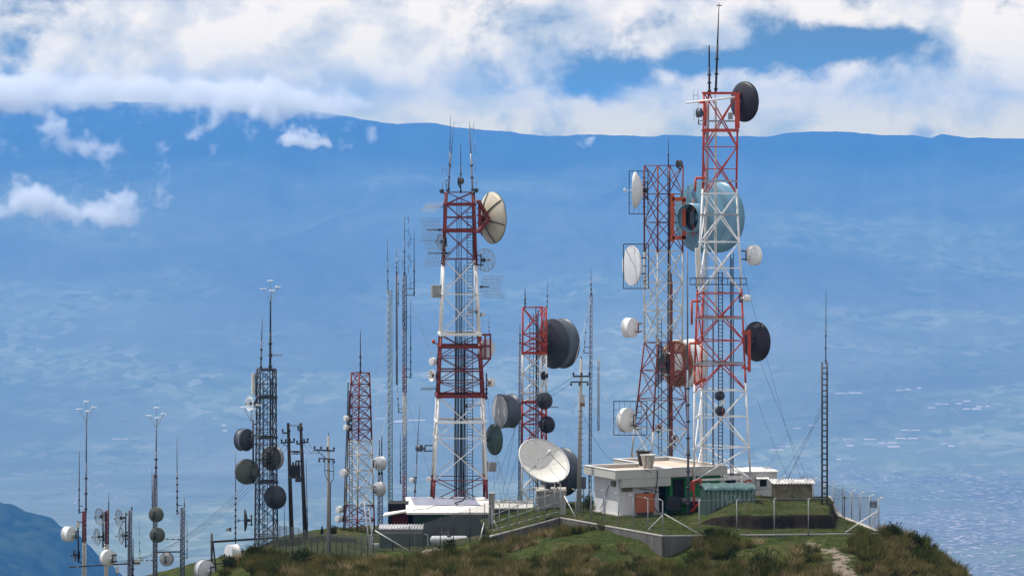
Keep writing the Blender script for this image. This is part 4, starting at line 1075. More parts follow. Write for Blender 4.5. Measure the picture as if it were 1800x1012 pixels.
D_('tiny pale drum on the slanting thin pole', 723, 843, 268, 3.5, -60, L=5, skin=M_drum, to=(728, 843))
# dark tower on the left
D_('charcoal drum with a pale rim facing left, uppermost on the dark tower', 429, 772.5, 261, 19, -128, L=14, skin=M_slate, back=M_chr, face=M_rad, to=(450, 772), bolts=True)
D_('olive-grey drum on the left of the dark tower, below the charcoal one', 434, 828.5, 261, 21.5, -150, L=7, skin=M_oliv, back=M_oliv, to=(450, 829), bolts=True)
D_('grey-white drum seen through the right side of the dark tower', 479, 804.5, 263, 21, 150, L=9, skin=M_radg, back=M_oliv, to=(472, 804), bolts=True)
D_('dark charcoal drum at the lower right of the dark tower', 484, 873.5, 261.2, 20, 152, L=8, skin=M_chr, back=M_chr, to=(474, 873), bolts=True)
D_('dark thin dish seen edge-on near the foot of the dark tower', 430.5, 914, 260, 19, -84, kind='shell', skin=M_dark, to=(440, 914), depth=.16)
D_('small wire grid dish high on the left of the dark tower', 438.5, 709, 261.5, 12.5, -55, kind='grid', skin=M_dip, to=(450, 709), group='wire grid dishes')
# hill edge
D_('big white drum lying low at the left edge of the grass', 359, 1002, 253, 18, -138, L=14, skin=M_radg, back=M_rad, to=(378, 1003), bolts=True)
D_('white drum with a raised rim low beside the gantry', 409, 972, 256, 15.5, -60, L=17, skin=M_drum, to=(425, 975))
# left cluster
D_('white drum facing left on the farthest left mast', 120.5, 938, 262, 13, -122, L=13, skin=M_drum, to=(137, 938))
D_('small square-looking panel dish seen edge-on on the farthest left mast', 131, 975, 262, 10.5, -75, kind='shell', skin=M_slate, to=(138, 975), depth=.12)
D_('larger grid dish high on the second slim mast', 175, 907.5, 262, 15.5, -52, kind='grid', skin=M_galv, to=(181, 907), group='wire grid dishes')
D_('smaller grid dish lower on the second slim mast', 170.5, 943, 262, 15, -62, kind='grid', skin=M_galv, to=(181, 943), group='wire grid dishes')
D_('white drum low on the second slim mast', 190, 980, 261, 14, -145, L=10, skin=M_drum, to=(205, 980))
D_('larger grid dish high on the third slim mast', 209.5, 910, 262, 15.5, -58, kind='grid', skin=M_galv, to=(221, 910), group='wire grid dishes')
D_('smaller grid dish lower on the third slim mast', 213, 941, 262, 15, -68, kind='grid', skin=M_galv, to=(221, 941), group='wire grid dishes')
D_('upper olive drum on the fourth slim mast', 274.5, 904, 263, 13, 160, L=6, skin=M_oliv, back=M_oliv, to=(273, 904))
D_('lower olive drum on the fourth slim mast', 276.5, 940, 263, 13, 158, L=8, skin=M_oliv, back=M_oliv, to=(274, 940))
D_('round dark-rimmed drum hung between the fourth and fifth slim masts', 293, 982, 262.5, 12, 172, L=6, skin=M_slate, back=M_radg, to=(293, 982))
# slim three-legged tower
D_('tiny white drum on the left of the slim three-legged tower, uppermost of the pair', 608.5, 735, 275, 5, -60, L=6, skin=M_drum, to=(613, 735))
D_('tiny white drum on the left of the slim three-legged tower, lower of the pair', 608.5, 751, 275, 5, -60, L=6, skin=M_drum, to=(612, 751))
D_('pale small drum on a short pole left of the slim three-legged tower', 604, 831, 275, 7, -40, L=7, skin=M_drum, to=(610, 831))
D_('upper of two tiny drums beside the foot of the slim three-legged tower', 596, 895, 275, 6, -50, L=6, skin=M_drum, to=(604, 895))
D_('lower of two tiny drums beside the foot of the slim three-legged tower', 594.5, 911.5, 275, 6, -50, L=6, skin=M_drum, to=(604, 911), mount=M_rstb)
D_('upper white drum on the short mast right of the slim three-legged tower', 668, 814, 272, 12, 130, L=11, skin=M_rad, back=M_radg, to=(662, 814))
D_('lower white drum on the short mast right of the slim three-legged tower', 667, 859, 272, 12, 135, L=9, skin=M_rad, back=M_radg, to=(662, 859))
# middle tower
D_('very large charcoal drum with a bright rim on the right of the middle tower', 981, 603.5, 273, 43, 131, L=24, skin=M_slate, back=M_chr, face=M_rad, to=(958, 603), bolts=True, seg=56)
D_('small black dish just below the very large charcoal drum', 957, 660, 271.3, 7, 150, kind='shell', skin=M_dark, to=(955, 660))
D_('black dish on the middle tower, upper of the two medium ones', 957, 704, 271.2, 14.5, 150, L=6, skin=M_chr, back=M_chr, to=(952, 704))
D_('black dish on the middle tower, lower of the two medium ones', 961.5, 746, 271.2, 14.5, 150, L=6, skin=M_plum, back=M_plum, to=(954, 746))
D_('big charcoal drum standing on the ground behind the ivory dish', 983, 829, 262, 41.5, 131, L=24, skin=M_slate, back=M_chr, to=(962, 845), bolts=True, seg=56)
# oxide-red tower
D_('white layered dish seen edge-on in the upper wire cage of the oxide-red tower', 1116, 334.5, 262, 32, -100, kind='shell', skin=M_drum, to=(1133, 334), depth=.34)
D_('flat grey-white dish facing left in the lower wire cage of the oxide-red tower', 1111, 467, 262, 34, -64, kind='drum', L=3, skin=M_rad, face=M_rad, to=(1133, 467), depth=.2)
D_('white drum on a red pipe, left of the oxide-red tower', 1107.5, 575.5, 262, 17, -128, L=14, skin=M_drum, to=(1128, 575), mount=M_dred)
D_('white drum in the small wire cage near the foot of the oxide-red tower', 1101, 738, 261.5, 21, -132, L=9, skin=M_drum, to=(1116, 738))
D_('gigantic pale blue drum with a hooded back, between the two tall right-hand towers', 1247, 382, 262, 60.5, 134, L=48, skin=M_ltblue, back=M_ltblue, face=M_rad, to=(1204, 384), mount=M_org, bolts=True, hood=.42, seg=64, depth=.14)
D_('large white drum with a rusty hooded back between the oxide-red and tallest towers', 1203, 638, 265, 41, 132, L=36, skin=M_drum, back=M_rstb, to=(1180, 638), mount=M_brn, hood=.5, bolts=True, seg=56, depth=.12)
D_('tiny round dish on the top right corner of the oxide-red tower', 1194, 287.5, 262, 6, 150, L=4, skin=M_dark, back=M_oliv, to=(1197, 294))
D_('tiny pale disc inside the foot of the oxide-red tower, upper one', 1160, 750, 262.5, 6, 10, el=35, kind='shell', skin=M_radg, to=(1153, 752))
D_('tiny pale disc inside the foot of the oxide-red tower, lower right one', 1187, 770, 262.5, 6, 20, el=20, kind='shell', skin=M_radg, to=(1187, 778))
# tallest tower
D_('dark plum dish at the top of the tallest tower', 1309, 179, 253, 35, 130, kind='shell', skin=M_plum, back=M_plum, to=(1296, 178), depth=.22)
D_('dark plum dish low on the right of the tallest tower', 1330, 600, 253, 34.5, 130, kind='shell', skin=M_plum, back=M_plum, to=(1317, 600), depth=.22)
D_('white rounded drum on a dark pipe, right of the tallest tower', 1325, 448.5, 253, 17.5, 122, L=11, skin=M_drum, back=M_drum, to=(1303, 448))
D_('small white cylinder-like drum right of the tallest tower', 1313, 524, 252.5, 6, 95, L=11, skin=M_drum, to=(1303, 526))
D_('small dark drum on the left of the top of the tallest tower', 1229, 198.5, 252, 8, -110, L=8, skin=M_slate, back=M_slate, to=(1237, 198))
D_('small dark drum on the ladder inside the tallest tower, upper one', 1265, 695, 252, 8.5, -160, L=7, skin=M_slate, back=M_chr, to=(1270, 695))
D_('small dark drum on the ladder inside the tallest tower, lower one', 1265.5, 722, 252, 8.5, -160, L=7, skin=M_slate, back=M_chr, to=(1270, 722), mount=M_dred)

# ivory offset dish standing on its pedestal
def ground_dish():
    Y = 256; s = ppm(Y); r = 47.5 * s; c = P(954, 813, Y); n = facing(30, 41); root = thing('satellite_dish', 'large ivory satellite dish tilted to the sky on a concrete pedestal', 'satellite dish', P(962, 862, Y + .6))
    d = r * .34
    prof = [(r * k / 12 if k else 1e-4, d * (k / 12) ** 2 - d * .6) for k in range(13)]; prof2 = [(a, h - .05) for a, h in prof]; prof2[-1] = (r * 1.01, prof2[-1][1])
    ref = MB().lathe(c, n, prof + prof2[::-1], 64).build('reflector', M_ivory, root)
    MB().ring(c + n * (d * .4), n, r * 1.005, .07, 56).build('rim', M_rad, root)
    mb = MB(); u = n.cross(Vector((0, 0, 1))).normalized(); w = n.cross(u)
    for k in range(16):
        t = 2 * math.pi * k / 16; mb.path([c + n * (d * (q / 6) ** 2 - d * .6 + .012) + (u * math.cos(t) + w * math.sin(t)) * r * q / 6 for q in range(1, 7)], .007, 0, 3)
    mb.build('panel_seams', M_radg, ref)
    f = c + n * (r * .62)
    for k in range(3):
        t = 2 * math.pi * k / 3 + .5; e = c + n * (d * .30) + (u * math.cos(t) + w * math.sin(t)) * r * .92
        MB().bar(e, f, .045, 0, 6).build('feed_strut', M_galv, root)
    MB().lathe(f, n, [(1e-3, -.25), (.13, -.25), (.13, .18), (1e-3, .2)], 14).build('feed_horn', M_rad, root)
    mb = MB(); hub = c - n * (d * .6 + .1); foot = P(963, 862, Y + .8)
    mb.bar(hub, foot + Vector((0, 0, .5)), .35, 0, 8).bar(foot, foot + Vector((0, 0, .9)), .4, 0, 8)
    for k in range(8):
        t = 2 * math.pi * k / 8; mb.bar(hub - n * .1, c + n * (d * .5 - d * .6) + (u * math.cos(t) + w * math.sin(t)) * r * .7 - n * .06, .05)
    mb.bar(P(945, 862, Y + .5), c + n * (-.3) - w * r * .3, .07).bar(P(984, 862, Y + .5), c + n * (-.3) + u * r * .3, .07)
    mb.build('mount', M_dark, root)
ground_dish()

# wire cages round three dishes of the oxide-red tower
def cage(label, x0, x1, y0, y1, Y, nb=7, to=1136):
    root = thing('wire_screen', label, 'wire screen', P(x1, y1, Y), 'wire screens on the oxide-red tower')
    fr_ = MB()
    for dy in (0, 1.3):
        pts = [P(x0, y0, Y + dy), P(x1, y0, Y + dy), P(x1, y1, Y + dy), P(x0, y1, Y + dy), P(x0, y0, Y + dy)]; fr_.path(pts, .055, 0, 4)
    for x in (x0, x1):
        for y in (y0, y1): fr_.bar(P(x, y, Y), P(x, y, Y + 1.3), .055)
    fr_.build('frame', M_dark, root)
    mb = MB()
    for k in range(1, nb): x = x0 + (x1 - x0) * k / nb; mb.bar(P(x, y0, Y + 1.3), P(x, y1, Y + 1.3), .022)
    for k in range(1, 4): y = y0 + (y1 - y0) * k / 4; mb.bar(P(x0, y, Y + 1.3), P(x1, y, Y + 1.3), .022)
    mb.build('mesh', M_dark, root)
    mb = MB()
    for k in range(5): y = y0 + (y1 - y0) * (.15 + .17 * k); mb.bar(P(x1 - 10, y, Y + .3), P(to, y, Y + .3), .06)
    mb.build('arm', M_dark, root)
cage('narrow wire cage round the edge-on dish high on the left of the oxide-red tower', 1106, 1139, 301, 376, 261.6, 4)
cage('wire cage of upright bars behind the grey-white dish on the oxide-red tower', 1096, 1140, 429, 507, 261.6, 9)
cage('small wire cage round the drum near the foot of the oxide-red tower', 1079, 1137, 705, 764, 260.6, 6, 1118)
r0 = thing('wire_screen', 'slanting grey mesh screen hanging behind the rusty-backed drum', 'wire screen', P(1154, 690, 264), 'wire screens on the oxide-red tower')
mb = MB()
for k in range(7): x = 1154 + 2 * k; mb.bar(P(x, 588 + 3.5 * k, 264), P(x, 680 - 2 * k, 264), .05)
for k in range(8): mb.bar(P(1154, 592 + 12 * k, 264), P(1166, 610 + 8 * k, 264), .03)
mb.build('mesh', M_slate, r0)

# panel antennas and boxes
def panel(name, label, px, py, Y, wpx, hpx, mat, to=None, rz=0.0, cat='panel antenna', tilt=0.0, dpt=.18, group=None):
    s = ppm(Y); c = P(px, py, Y); root = thing(name, label, cat, c, group); m3 = Matrix.Rotation(tilt, 3, 'Y') @ Matrix.Rotation(rz, 3, 'Z')
    o_ = MB().box(c, (wpx * s, dpt, hpx * s), rot=m3).build('housing', mat, root)
    bv = o_.modifiers.new('bevel', 'BEVEL'); bv.width = min(.03, wpx * s * .2); bv.segments = 2
    if to:
        t = P(to[0], to[1], Y + .2); mb = MB()
        for q in (-.35, .35): mb.bar(c + Vector((0, dpt / 2, hpx * s * q)), t + Vector((0, 0, hpx * s * q * .9)), .07)
        mb.bar(t + Vector((0, 0, -hpx * s * .55)), t + Vector((0, 0, hpx * s * .55)), .08, 0, 6); mb.build('bracket', M_dark, root)
    return root
panel('panel_antenna', 'tall beige panel antenna at the top left of the dark tower', 445, 675, 261.5, 5, 38, M_boxb, (449.5, 675), .5)
panel('panel_antenna', 'long beige panel antenna on the left of the tallest tower beneath the pale blue drum', 1227, 470, 251, 8, 68, M_boxb, (1224, 470), .4, tilt=-.045)
panel('equipment_box', 'grey flat box on the upper left of the broad tower', 765.5, 512, 268, 14, 22, M_box, (775, 512), .3, cat='equipment box', dpt=.4)
panel('equipment_box', 'grey tilted box low on the right leg of the broad tower', 865, 820, 268, 13, 16, M_box, (857, 820), .3, cat='equipment box', tilt=.12, dpt=.4)
panel('equipment_box', 'tiny greenish box high on the right leg of the broad tower', 850, 553, 268, 5, 6, M_boxb, (845, 553), .3, cat='equipment box')
panel('equipment_box', 'white box between the two small dark drums inside the tallest tower', 1270, 706, 252, 7, 9, M_drum, None, .2, cat='equipment box', dpt=.25)
panel('equipment_box', 'pale square box low between the third and fourth slim masts', 241.5, 987, 262, 11, 10, M_boxb, (234, 987), .1, cat='equipment box')
panel('equipment_box', 'small pale box low under the white drum of the second slim mast', 206, 1001, 261, 5, 12, M_boxb, (205, 1003), .1, cat='equipment box')
panel('equipment_box', 'grey-green box on the top walkway of the tallest tower', 1284, 204, 252.5, 7, 12, M_box, None, .1, cat='equipment box', dpt=.4)
for lb, x, y in (('left floodlight on the top of the broad tower', 775.5, 336), ('right floodlight on the top of the broad tower', 838, 335)):
    r0 = thing('floodlight', lb, 'floodlight', P(x, y, 268), 'floodlights on the broad tower'); MB().lathe(P(x, y, 268), facing(-60 if x < 800 else 60, -20), [(1e-3, -.2), (.1, -.18), (.16, .05), (1e-3, .04)], 12).build('lamp_housing', M_dark, r0)
    MB().bar(P(x, y, 268), P(x + (7 if x < 800 else -6), y + 5, 268.3), .07).build('arm', M_dark, r0)
r0 = thing('warning_lamp', 'little red lamp on an arm at the left of the broad tower', 'lamp', P(762, 602, 268)); MB().sph(P(762, 600, 268), .12, 0, (1, 1, 1.2)).build('lens', M_red, r0); MB().bar(P(762, 603, 268), P(771, 604, 268.3), .07).build('arm', M_dark, r0)
corner_reflector('upper left wire corner antenna on the broad tower', 778, 750, 404, 267.5, 32, 36, -1, M_galv, 'wire corner antennas')
corner_reflector('lower left wire corner antenna on the broad tower', 792, 752, 445, 267.5, 38, 42, -1, M_galv, 'wire corner antennas')
corner_reflector('wire corner antenna on the right leg of the broad tower', 843, 860, 504, 267.5, 34, 34, 1, M_galv, 'wire corner antennas')
yagi('topmost left yagi of the broad tower, its rods slanting', 781, 745, 364, 267.5, 8, 40, M_galv, group='yagis on the broad tower')
yagi('yagi inside the white part of the broad tower', 838, 820, 548, 267, 7, 34, M_galv, group='yagis on the broad tower')
yagi('low yagi pointing left below the small dishes of the broad tower', 767, 740, 683, 267.5, 6, 16, M_dark, group='yagis on the broad tower')
yagi('yagi lying inside the lower white part of the broad tower', 820, 847, 713, 267.5, 6, 12, M_galv, tilt=-2, group='yagis on the broad tower')
yagi('hair-thin yagi on the pole above the dark tower', 477, 496, 624, 261.8, 6, 6, M_galv, vert=True, group='small yagis')
yagi('short bar antenna on the right of the middle tower under the black dishes', 961, 981, 715, 271, 4, 4, M_gblu, vert=True, group='small yagis')
mast('lattice_mast', 'short lattice mast carrying two white drums right of the slim three-legged tower', 272.5, 668, 668, 830, 935, M_gblu, w=8, legw=.07, brw=.04, panel=5)
whip('dark twin pole behind the upper white drum, left one', 667, 773, 666, 835, 272.3, .11, M_dark, w2=.1, group='poles above the short mast')
whip('dark twin pole behind the upper white drum, right one', 671, 765, 671, 835, 272.3, .11, M_dark, w2=.1, group='poles above the short mast')
# ------------------------------------------------------------------ buildings
class Blk:
    """a box-shaped frame: front corner o, u runs right along the front, v runs back"""
    def __init__(s, o, yaw): s.o = Vector(o); s.u = Vector((math.cos(R(yaw)), math.sin(R(yaw)), 0)); s.v = Vector((-math.sin(R(yaw)), math.cos(R(yaw)), 0))
    def p(s, a, b, z): q = s.o + s.u * a + s.v * b; q.z = z; return q
    def box(s, mb, a0, a1, b0, b1, z0, z1, mi=0):
        vs = [s.p(a, b, z) for z in (z0, z1) for a, b in ((a0, b0), (a1, b0), (a1, b1), (a0, b1))]
        return mb.add(vs, [(0, 3, 2, 1), (4, 5, 6, 7), (0, 1, 5, 4), (1, 2, 6, 5), (2, 3, 7, 6), (3, 0, 4, 7)], mi)
def parapet_roof(B, w, d, z0, z1, root, lip=.22, mat=M_fasc, top=M_rooft, drop=.22):
    mb = MB()
    B.box(mb, 0, w, 0, lip, z0, z1); B.box(mb, 0, w, d - lip, d, z0, z1); B.box(mb, 0, lip, lip, d - lip, z0, z1); B.box(mb, w - lip, w, lip, d - lip, z0, z1)
    mb.build('parapet', mat, root)
    cp_ = MB(); e = .03; h = .035; z = z1 + .003
    B.box(cp_, -e, w + e, -e, lip + e, z, z + h); B.box(cp_, -e, w + e, d - lip - e, d + e, z, z + h); B.box(cp_, -e, lip + e, lip + e + .002, d - lip - e - .002, z, z + h); B.box(cp_, w - lip - e, w + e, lip + e + .002, d - lip - e - .002, z, z + h)
    cp_.build('coping', M_cap if mat is not M_fasc else M_drum, root)
    B.box(MB(), lip + .002, w - lip - .002, lip + .002, d - lip - .002, z0 + .02, z1 - drop).build('roof', top, root)

# small white building nearest the viewer
B2 = Blk((6.62, 248.7, 0), 25); r0 = thing('flat_roofed_building', 'small white building with a thick flat roof, left of the tallest tower', 'building', (6.62, 248.7, 0))
parapet_roof(B2, 4.05, 4.6, 2.42, 2.96, r0)
m_ = MB(); B2.box(m_, .5, 4.02, .03, .35, 1.86, 2.417); m_.build('lower_beam', M_fasc, r0)
m_ = MB(); B2.box(m_, .55, 3.45, .60, 4.2, -.35, 2.415); m_.build('wall', M_bwall, r0)
m_ = MB(); B2.box(m_, .35, 3.9, .3, 4.4, -.3, .08); m_.build('plinth', M_cap, r0)
m_ = MB(); B2.box(m_, .75, 1.5, .50, .598, 1.56, 1.80); m_.build('vent', M_shedw, r0)
m_ = MB(); B2.box(m_, .46, .548, 1.0, 1.6, 1.85, 2.2); m_.build('vent', M_shedw, r0)
mb = MB(); pts = [B2.p(3.0, -.06, 2.9), B2.p(3.0, -.10, 2.4), B2.p(2.85, -.12, 1.6), B2.p(2.8, .1, .9), B2.p(3.0, .3, .4), B2.p(3.3, .4, .1)]
mb.path(pts, .07, 0, 6); mb.path([B2.p(.5, 1.9, 1.9), B2.p(.45, 2.3, 1.2), B2.p(.45, 2.8, .5), B2.p(.5, 3.3, .2)], .04, 0, 5); mb.path([B2.p(1.8, .2, 1.75), B2.p(2.6, .1, 1.62), B2.p(3.6, .3, 1.35)], .06, 0, 5)
mb.build('cable', M_blk, r0)
# orange tank
r0 = thing('water_tank', 'orange ribbed tank against the wall of the small white building', 'tank', B2.p(2.15, .1, .1))
m_ = MB(); B2.box(m_, 1.68, 2.86, .02, .56, .18, 1.40); o_ = m_.build('tank_body', M_orange, r0); bv = o_.modifiers.new('b', 'BEVEL'); bv.width = .05; bv.segments = 3
for k in range(5): m_ = MB(); B2.box(m_, 1.665, 2.875, .0, .05, .33 + k * .2, .36 + k * .2); m_.build('rib', M_orange, r0)
m_ = MB(); B2.box(m_, 1.75, 2.8, .1, .5, .05, .18); m_.build('stand', M_dark, r0)
MB().lathe(B2.p(2.4, .3, 1.39), (0, 0, 1), [(.18, 0), (.18, .09), (1e-3, .1)], 16).build('lid', M_dark, r0)
# building behind
B3 = Blk((10.25, 250.6, 0), 26); r0 = thing('flat_roofed_building', 'longer flat-roofed building with bright green walls, behind the small white one', 'building', (10.25, 250.6, 0))
parapet_roof(B3, 4.2, 8.0, 2.40, 2.98, r0)
m_ = MB(); B3.box(m_, .25, 4.0, .55, 7.7, -.4, 2.395); m_.build('wall', M_green, r0)
m_ = MB(); B3.box(m_, .45, 1.25, .46, .548, .9, 2.2); f_ = m_.build('window', M_void, r0)
m_ = MB(); B3.box(m_, .15, .248, 1.2, 2.6, .2, 2.1); m_.build('doorway', M_void, r0)
m_ = MB(); B3.box(m_, .2, 1.6, .25, .54, .62, .74); m_.build('shelf', M_conc, r0)
m_ = MB(); B3.box(m_, .9, 1.5, .08, .45, .76, .98); m_.build('air_vent_box', M_box, r0)
r0 = thing('generator', 'dark machine box standing under the eave of the green-walled building', 'machine', P(1184, 897, 250.5)); c = P(1184, 886, 250.5)
o_ = MB().box(c, (1.0, .7, .85)).build('casing', M_binb, r0); o_.modifiers.new('b', 'BEVEL').width = .06
MB().box(c + Vector((0, 0, .47)), (.6, .4, .08)).build('lid', M_dark, r0)
r0 = thing('air_conditioner', 'white outdoor air unit between the red feet of the tallest tower', 'air conditioner', P(1225, 885, 251.5)); c = P(1224, 877, 251.5)
MB().box(c, (.75, .35, .22)).build('casing', M_rad, r0); MB().box(c - Vector((0, -.1, .35)), (.8, .4, .35)).build('base', M_dark, r0)
# tubs on the roofs
def tub(label, px, py, Y, wt, wb, hpx, mat):
    s = ppm(Y); b = P(px, py, Y); r0 = thing('plastic_tub', label, 'tub', b, 'tubs on the flat roofs'); H = hpx * s; a, t = wb * s / 2, wt * s / 2
    MB().lathe(b, (0, 0, 1), [(1e-3, 0), (a, 0), (t, H), (t * 1.08, H), (t * 1.08, H + .05), (t * .95, H + .05), (a * .95, .05)], 20).build('tub_body', mat, r0)
    return r0
tub('black tapered tub standing on the roof behind the pale one', 1131, 818, 251.6, 25, 15, 25, M_binb)
r0 = tub('pale tapered tub standing on the front flat roof', 1139, 822.5, 250.5, 26, 17, 23, M_bin)
MB().path([P(1137, 800, 250.0), P(1135, 806, 249.9), P(1136, 814, 249.95), P(1133, 824, 249.8), P(1145, 830, 248.9)], .06, 0, 5).build('hose', M_blk, r0)

# teal container with a tarpaulin
BC = Blk((12.35, 246.6, 0), 6); z0 = -.05; r0 = thing('storage_container', 'faded teal ribbed container under a teal tarpaulin, at the foot of the tallest tower', 'container', (12.35, 246.6, .0))
m_ = MB(); B0, B1_, HT = 3.15, 2.4, 2.0
M_tealr = paint('lit_teal_rib_paint', (0.115, 0.18, 0.155), .6, 0, .2, 1.4, (0.08, .13, .11), .4, streak=True); BCW = MB(); BC.box(BCW, 0, B0, 0, B1_, z0, HT); BCW.build('container_body', M_teal, r0)  # ribs lighter than the body: shade of the gaps is in the colour
for k in range(11): m_ = MB(); a = .1 + k * .285; BC.box(m_, a, a + .13, -.07, -.002, z0 + .1, HT - .12); m_.build('rib', M_tealr, r0)
for k in range(7): m_ = MB(); b = .15 + k * .34; BC.box(m_, -.045, -.002, b, b + .12, z0 + .1, HT - .12); m_.build('rib', M_teal, r0)
nx, ny = 26, 14; Xt = np.zeros((ny, nx)); Yt = Xt.copy(); Zt = Xt.copy()
for i in range(ny):
    for j in range(nx):
        a = -.14 + (B0 + .28) * j / (nx - 1); b = -.14 + (B1_ + .28) * i / (ny - 1); q = BC.p(a, b, 0)
        edge = min(j, nx - 1 - j, i, ny - 1 - i)
        Xt[i, j], Yt[i, j] = q.x, q.y; Zt[i, j] = HT + .03 + .24 * (1 - abs(i / (ny - 1) - .5) * 2) + .025 * math.sin(j * .9 + i * .7) + .02 * math.sin(j * 2.3) - (.14 if edge == 0 else 0)
tp = grid_mesh('tarpaulin', Xt - 12.35, Yt - 246.6, Zt, M_tarp); tp.parent = r0
sd_ = tp.modifiers.new('s', 'SOLIDIFY'); sd_.thickness = .03
def text_part(body, loc, rx, rz, size, mat, parent, name='lettering', ext=.004, rot=None):
    c = bpy.data.curves.new(name, 'FONT'); c.body = body; c.size = size; c.extrude = ext; c.align_x = 'CENTER'; c.align_y = 'CENTER'
    o = bpy.data.objects.new(name, c); COL.objects.link(o)
    o.rotation_euler = (rx, 0, rz)
    bpy.context.view_layer.update(); dg = bpy.context.evaluated_depsgraph_get(); me = bpy.data.meshes.new_from_object(o.evaluated_get(dg)); bpy.data.objects.remove(o)
    me.materials.clear(); me.materials.append(mat); q = bpy.data.objects.new(name, me); COL.objects.link(q); q.parent = parent; q.location = Vector(loc) - parent.location; q.rotation_euler = (rx, 0, rz)
    return q
M_fade = paint('faded_white_lettering', (0.24, .33, .30), .8, 0, .3, 6, (0.15, .25, .22), .6)
text_part('ENTRA', BC.p(1.6, -.078, 1.46), R(90), R(6), .42, M_fade, r0)
text_part('E  PR  SA', BC.p(1.65, -.078, 1.12), R(90), R(6), .36, M_fade, r0)

# white cabin
BB = Blk((15.15, 255.5, 0), 8); r0 = thing('equipment_cabin', 'white panelled cabin with a hooded window unit, behind the tarpaulin-topped container', 'cabin', (15.15, 255.5, 0))
m_ = MB(); BB.box(m_, 0, 2.35, 0, 3.2, -.2, 2.28); m_.build('wall', M_cabin, r0)
m_ = MB(); BB.box(m_, -.1, 2.45, -.12, 3.3, 2.283, 2.36); m_.build('roof', M_roofw, r0)
m_ = MB(); BB.box(m_, -.012, 2.36, -.012, -.002, 1.15, 1.18); m_.build('panel_joint', M_box, r0)
m_ = MB(); BB.box(m_, 1.15, 1.65, -.02, -.002, 1.35, 1.80); w_o = m_.build('window', M_glass, r0)
m_ = MB(); BB.box(m_, .95, 1.14, -.25, -.003, 1.38, 1.75); m_.build('air_conditioner_body', M_cabin, r0)
m_ = MB(); m_.add([BB.p(.9, 0, 1.98), BB.p(1.75, 0, 1.98), BB.p(1.75, -.45, 1.86), BB.p(.9, -.45, 1.86), BB.p(.9, 0, 2.02), BB.p(1.75, 0, 2.02), BB.p(1.75, -.45, 1.90), BB.p(.9, -.45, 1.90)], [(0, 1, 2, 3), (4, 7, 6, 5), (0, 4, 5, 1), (1, 5, 6, 2), (2, 6, 7, 3), (3, 7, 4, 0)]); m_.build('hood', M_roofw, r0)
m_ = MB(); m_.add([BB.p(-1.3, .6, 0), BB.p(-.02, .6, 0), BB.p(-.02, 3, 0), BB.p(-1.3, 3, 0), BB.p(-1.3, .6, 2.2), BB.p(-.02, .6, 2.2), BB.p(-.02, 3, 2.26), BB.p(-1.3, 3, 2.26)], [(0, 3, 2, 1), (4, 5, 6, 7), (0, 1, 5, 4), (1, 2, 6, 5), (2, 3, 7, 6), (3, 0, 4, 7)]); m_.build('side_annex', M_cabin, r0)
m_ = MB(); BB.box(m_, -1.0, -.3, .585, .597, 1.5, 1.95); m_.build('annex_window', M_glass, r0)
# block shed with corrugated roof
BS = Blk((16.9, 249.3, 0), 3); r0 = thing('block_shed', 'low stained block shed with a white corrugated roof on top of the grass mound', 'shed', (16.9, 249.3, .7))
m_ = MB(); BS.box(m_, 0, 2.42, 0, 1.9, .5, 2.08); m_.build('wall', M_shedw, r0)
for a in (.0, .52, 1.55, 2.32): m_ = MB(); BS.box(m_, a, a + .10, -.03, -.002, .5, 2.05); m_.build('pilaster', M_shedw, r0)
def corrug(B, a0, a1, b0, b1, z0, z1, pitch, amp, root, mat, name='roof'):
    n = int((a1 - a0) / pitch * 8); Xc = np.zeros((2, n)); Yc = Xc.copy(); Zc = Xc.copy()
    for i, (b, z) in enumerate(((b0, z0), (b1, z1))):
        for j in range(n):
            a = a0 + (a1 - a0) * j / (n - 1); q = B.p(a, b, 0); Xc[i, j], Yc[i, j], Zc[i, j] = q.x, q.y, z + amp * math.sin(2 * math.pi * (a - a0) / pitch)
    l = root.location; o = grid_mesh(name, Xc - l.x, Yc - l.y, Zc - l.z, mat); o.parent = root
    k = o.modifiers.new('s', 'SOLIDIFY'); k.thickness = .03; return o
corrug(BS, -.22, 2.6, -.28, 2.1, 2.13, 2.22, .2, .04, r0, M_roofw)

# long green building with the pale roof, below the broad tower
r0 = thing('long_building', 'long dark green building with a bright white metal roof in front of the broad tower', 'building', P(720, 956, 260))
zE = P(720, 899, 260).z; zB = P(720, 873, 268).z; xl, xr = P(717, 899, 260).x, P(858, 899, 260).x; xl2, xr2 = P(713, 873, 268).x, P(858, 873, 268).x
th = .14
v = [Vector((xl - .1, 259.6, zE)), Vector((xr + .05, 259.6, zE)), Vector((xr2 + .05, 268, zB)), Vector((xl2, 268, zB))]
MB().add([a + Vector((0, 0, -th)) for a in v] + v, [(0, 3, 2, 1), (4, 5, 6, 7), (0, 1, 5, 4), (1, 2, 6, 5), (2, 3, 7, 6), (3, 0, 4, 7)]).build('roof', M_roofw, r0)
sl = (zB - zE) / 8.4
def onroof(x, y, e=.012): return Vector((x, y, zE + (y - 259.6) * sl + e))
qa = [onroof(xl2 + .35, 267.6), onroof(xr - 1.1, 267.6), onroof(xr - .55, 263.4), onroof(xl + .35, 263.4)]
MB().add(qa + [a + Vector((0, 0, .02)) for a in qa], [(0, 1, 2, 3), (4, 7, 6, 5), (0, 4, 5, 1), (1, 5, 6, 2), (2, 6, 7, 3), (3, 7, 4, 0)]).build('roof_sheet', M_mesh_roof, r0)
mb = MB(); mb.path([onroof(xl + .3, 260.6, .03), onroof(xl + 1.2, 261.4, .03), onroof(xl + 1.9, 263.0, .05), onroof(xl + 3.6, 262.6, .05), onroof(xr - 1.5, 263.0, .05), onroof(xr - .3, 262.8, .05)], .03, 0, 4)
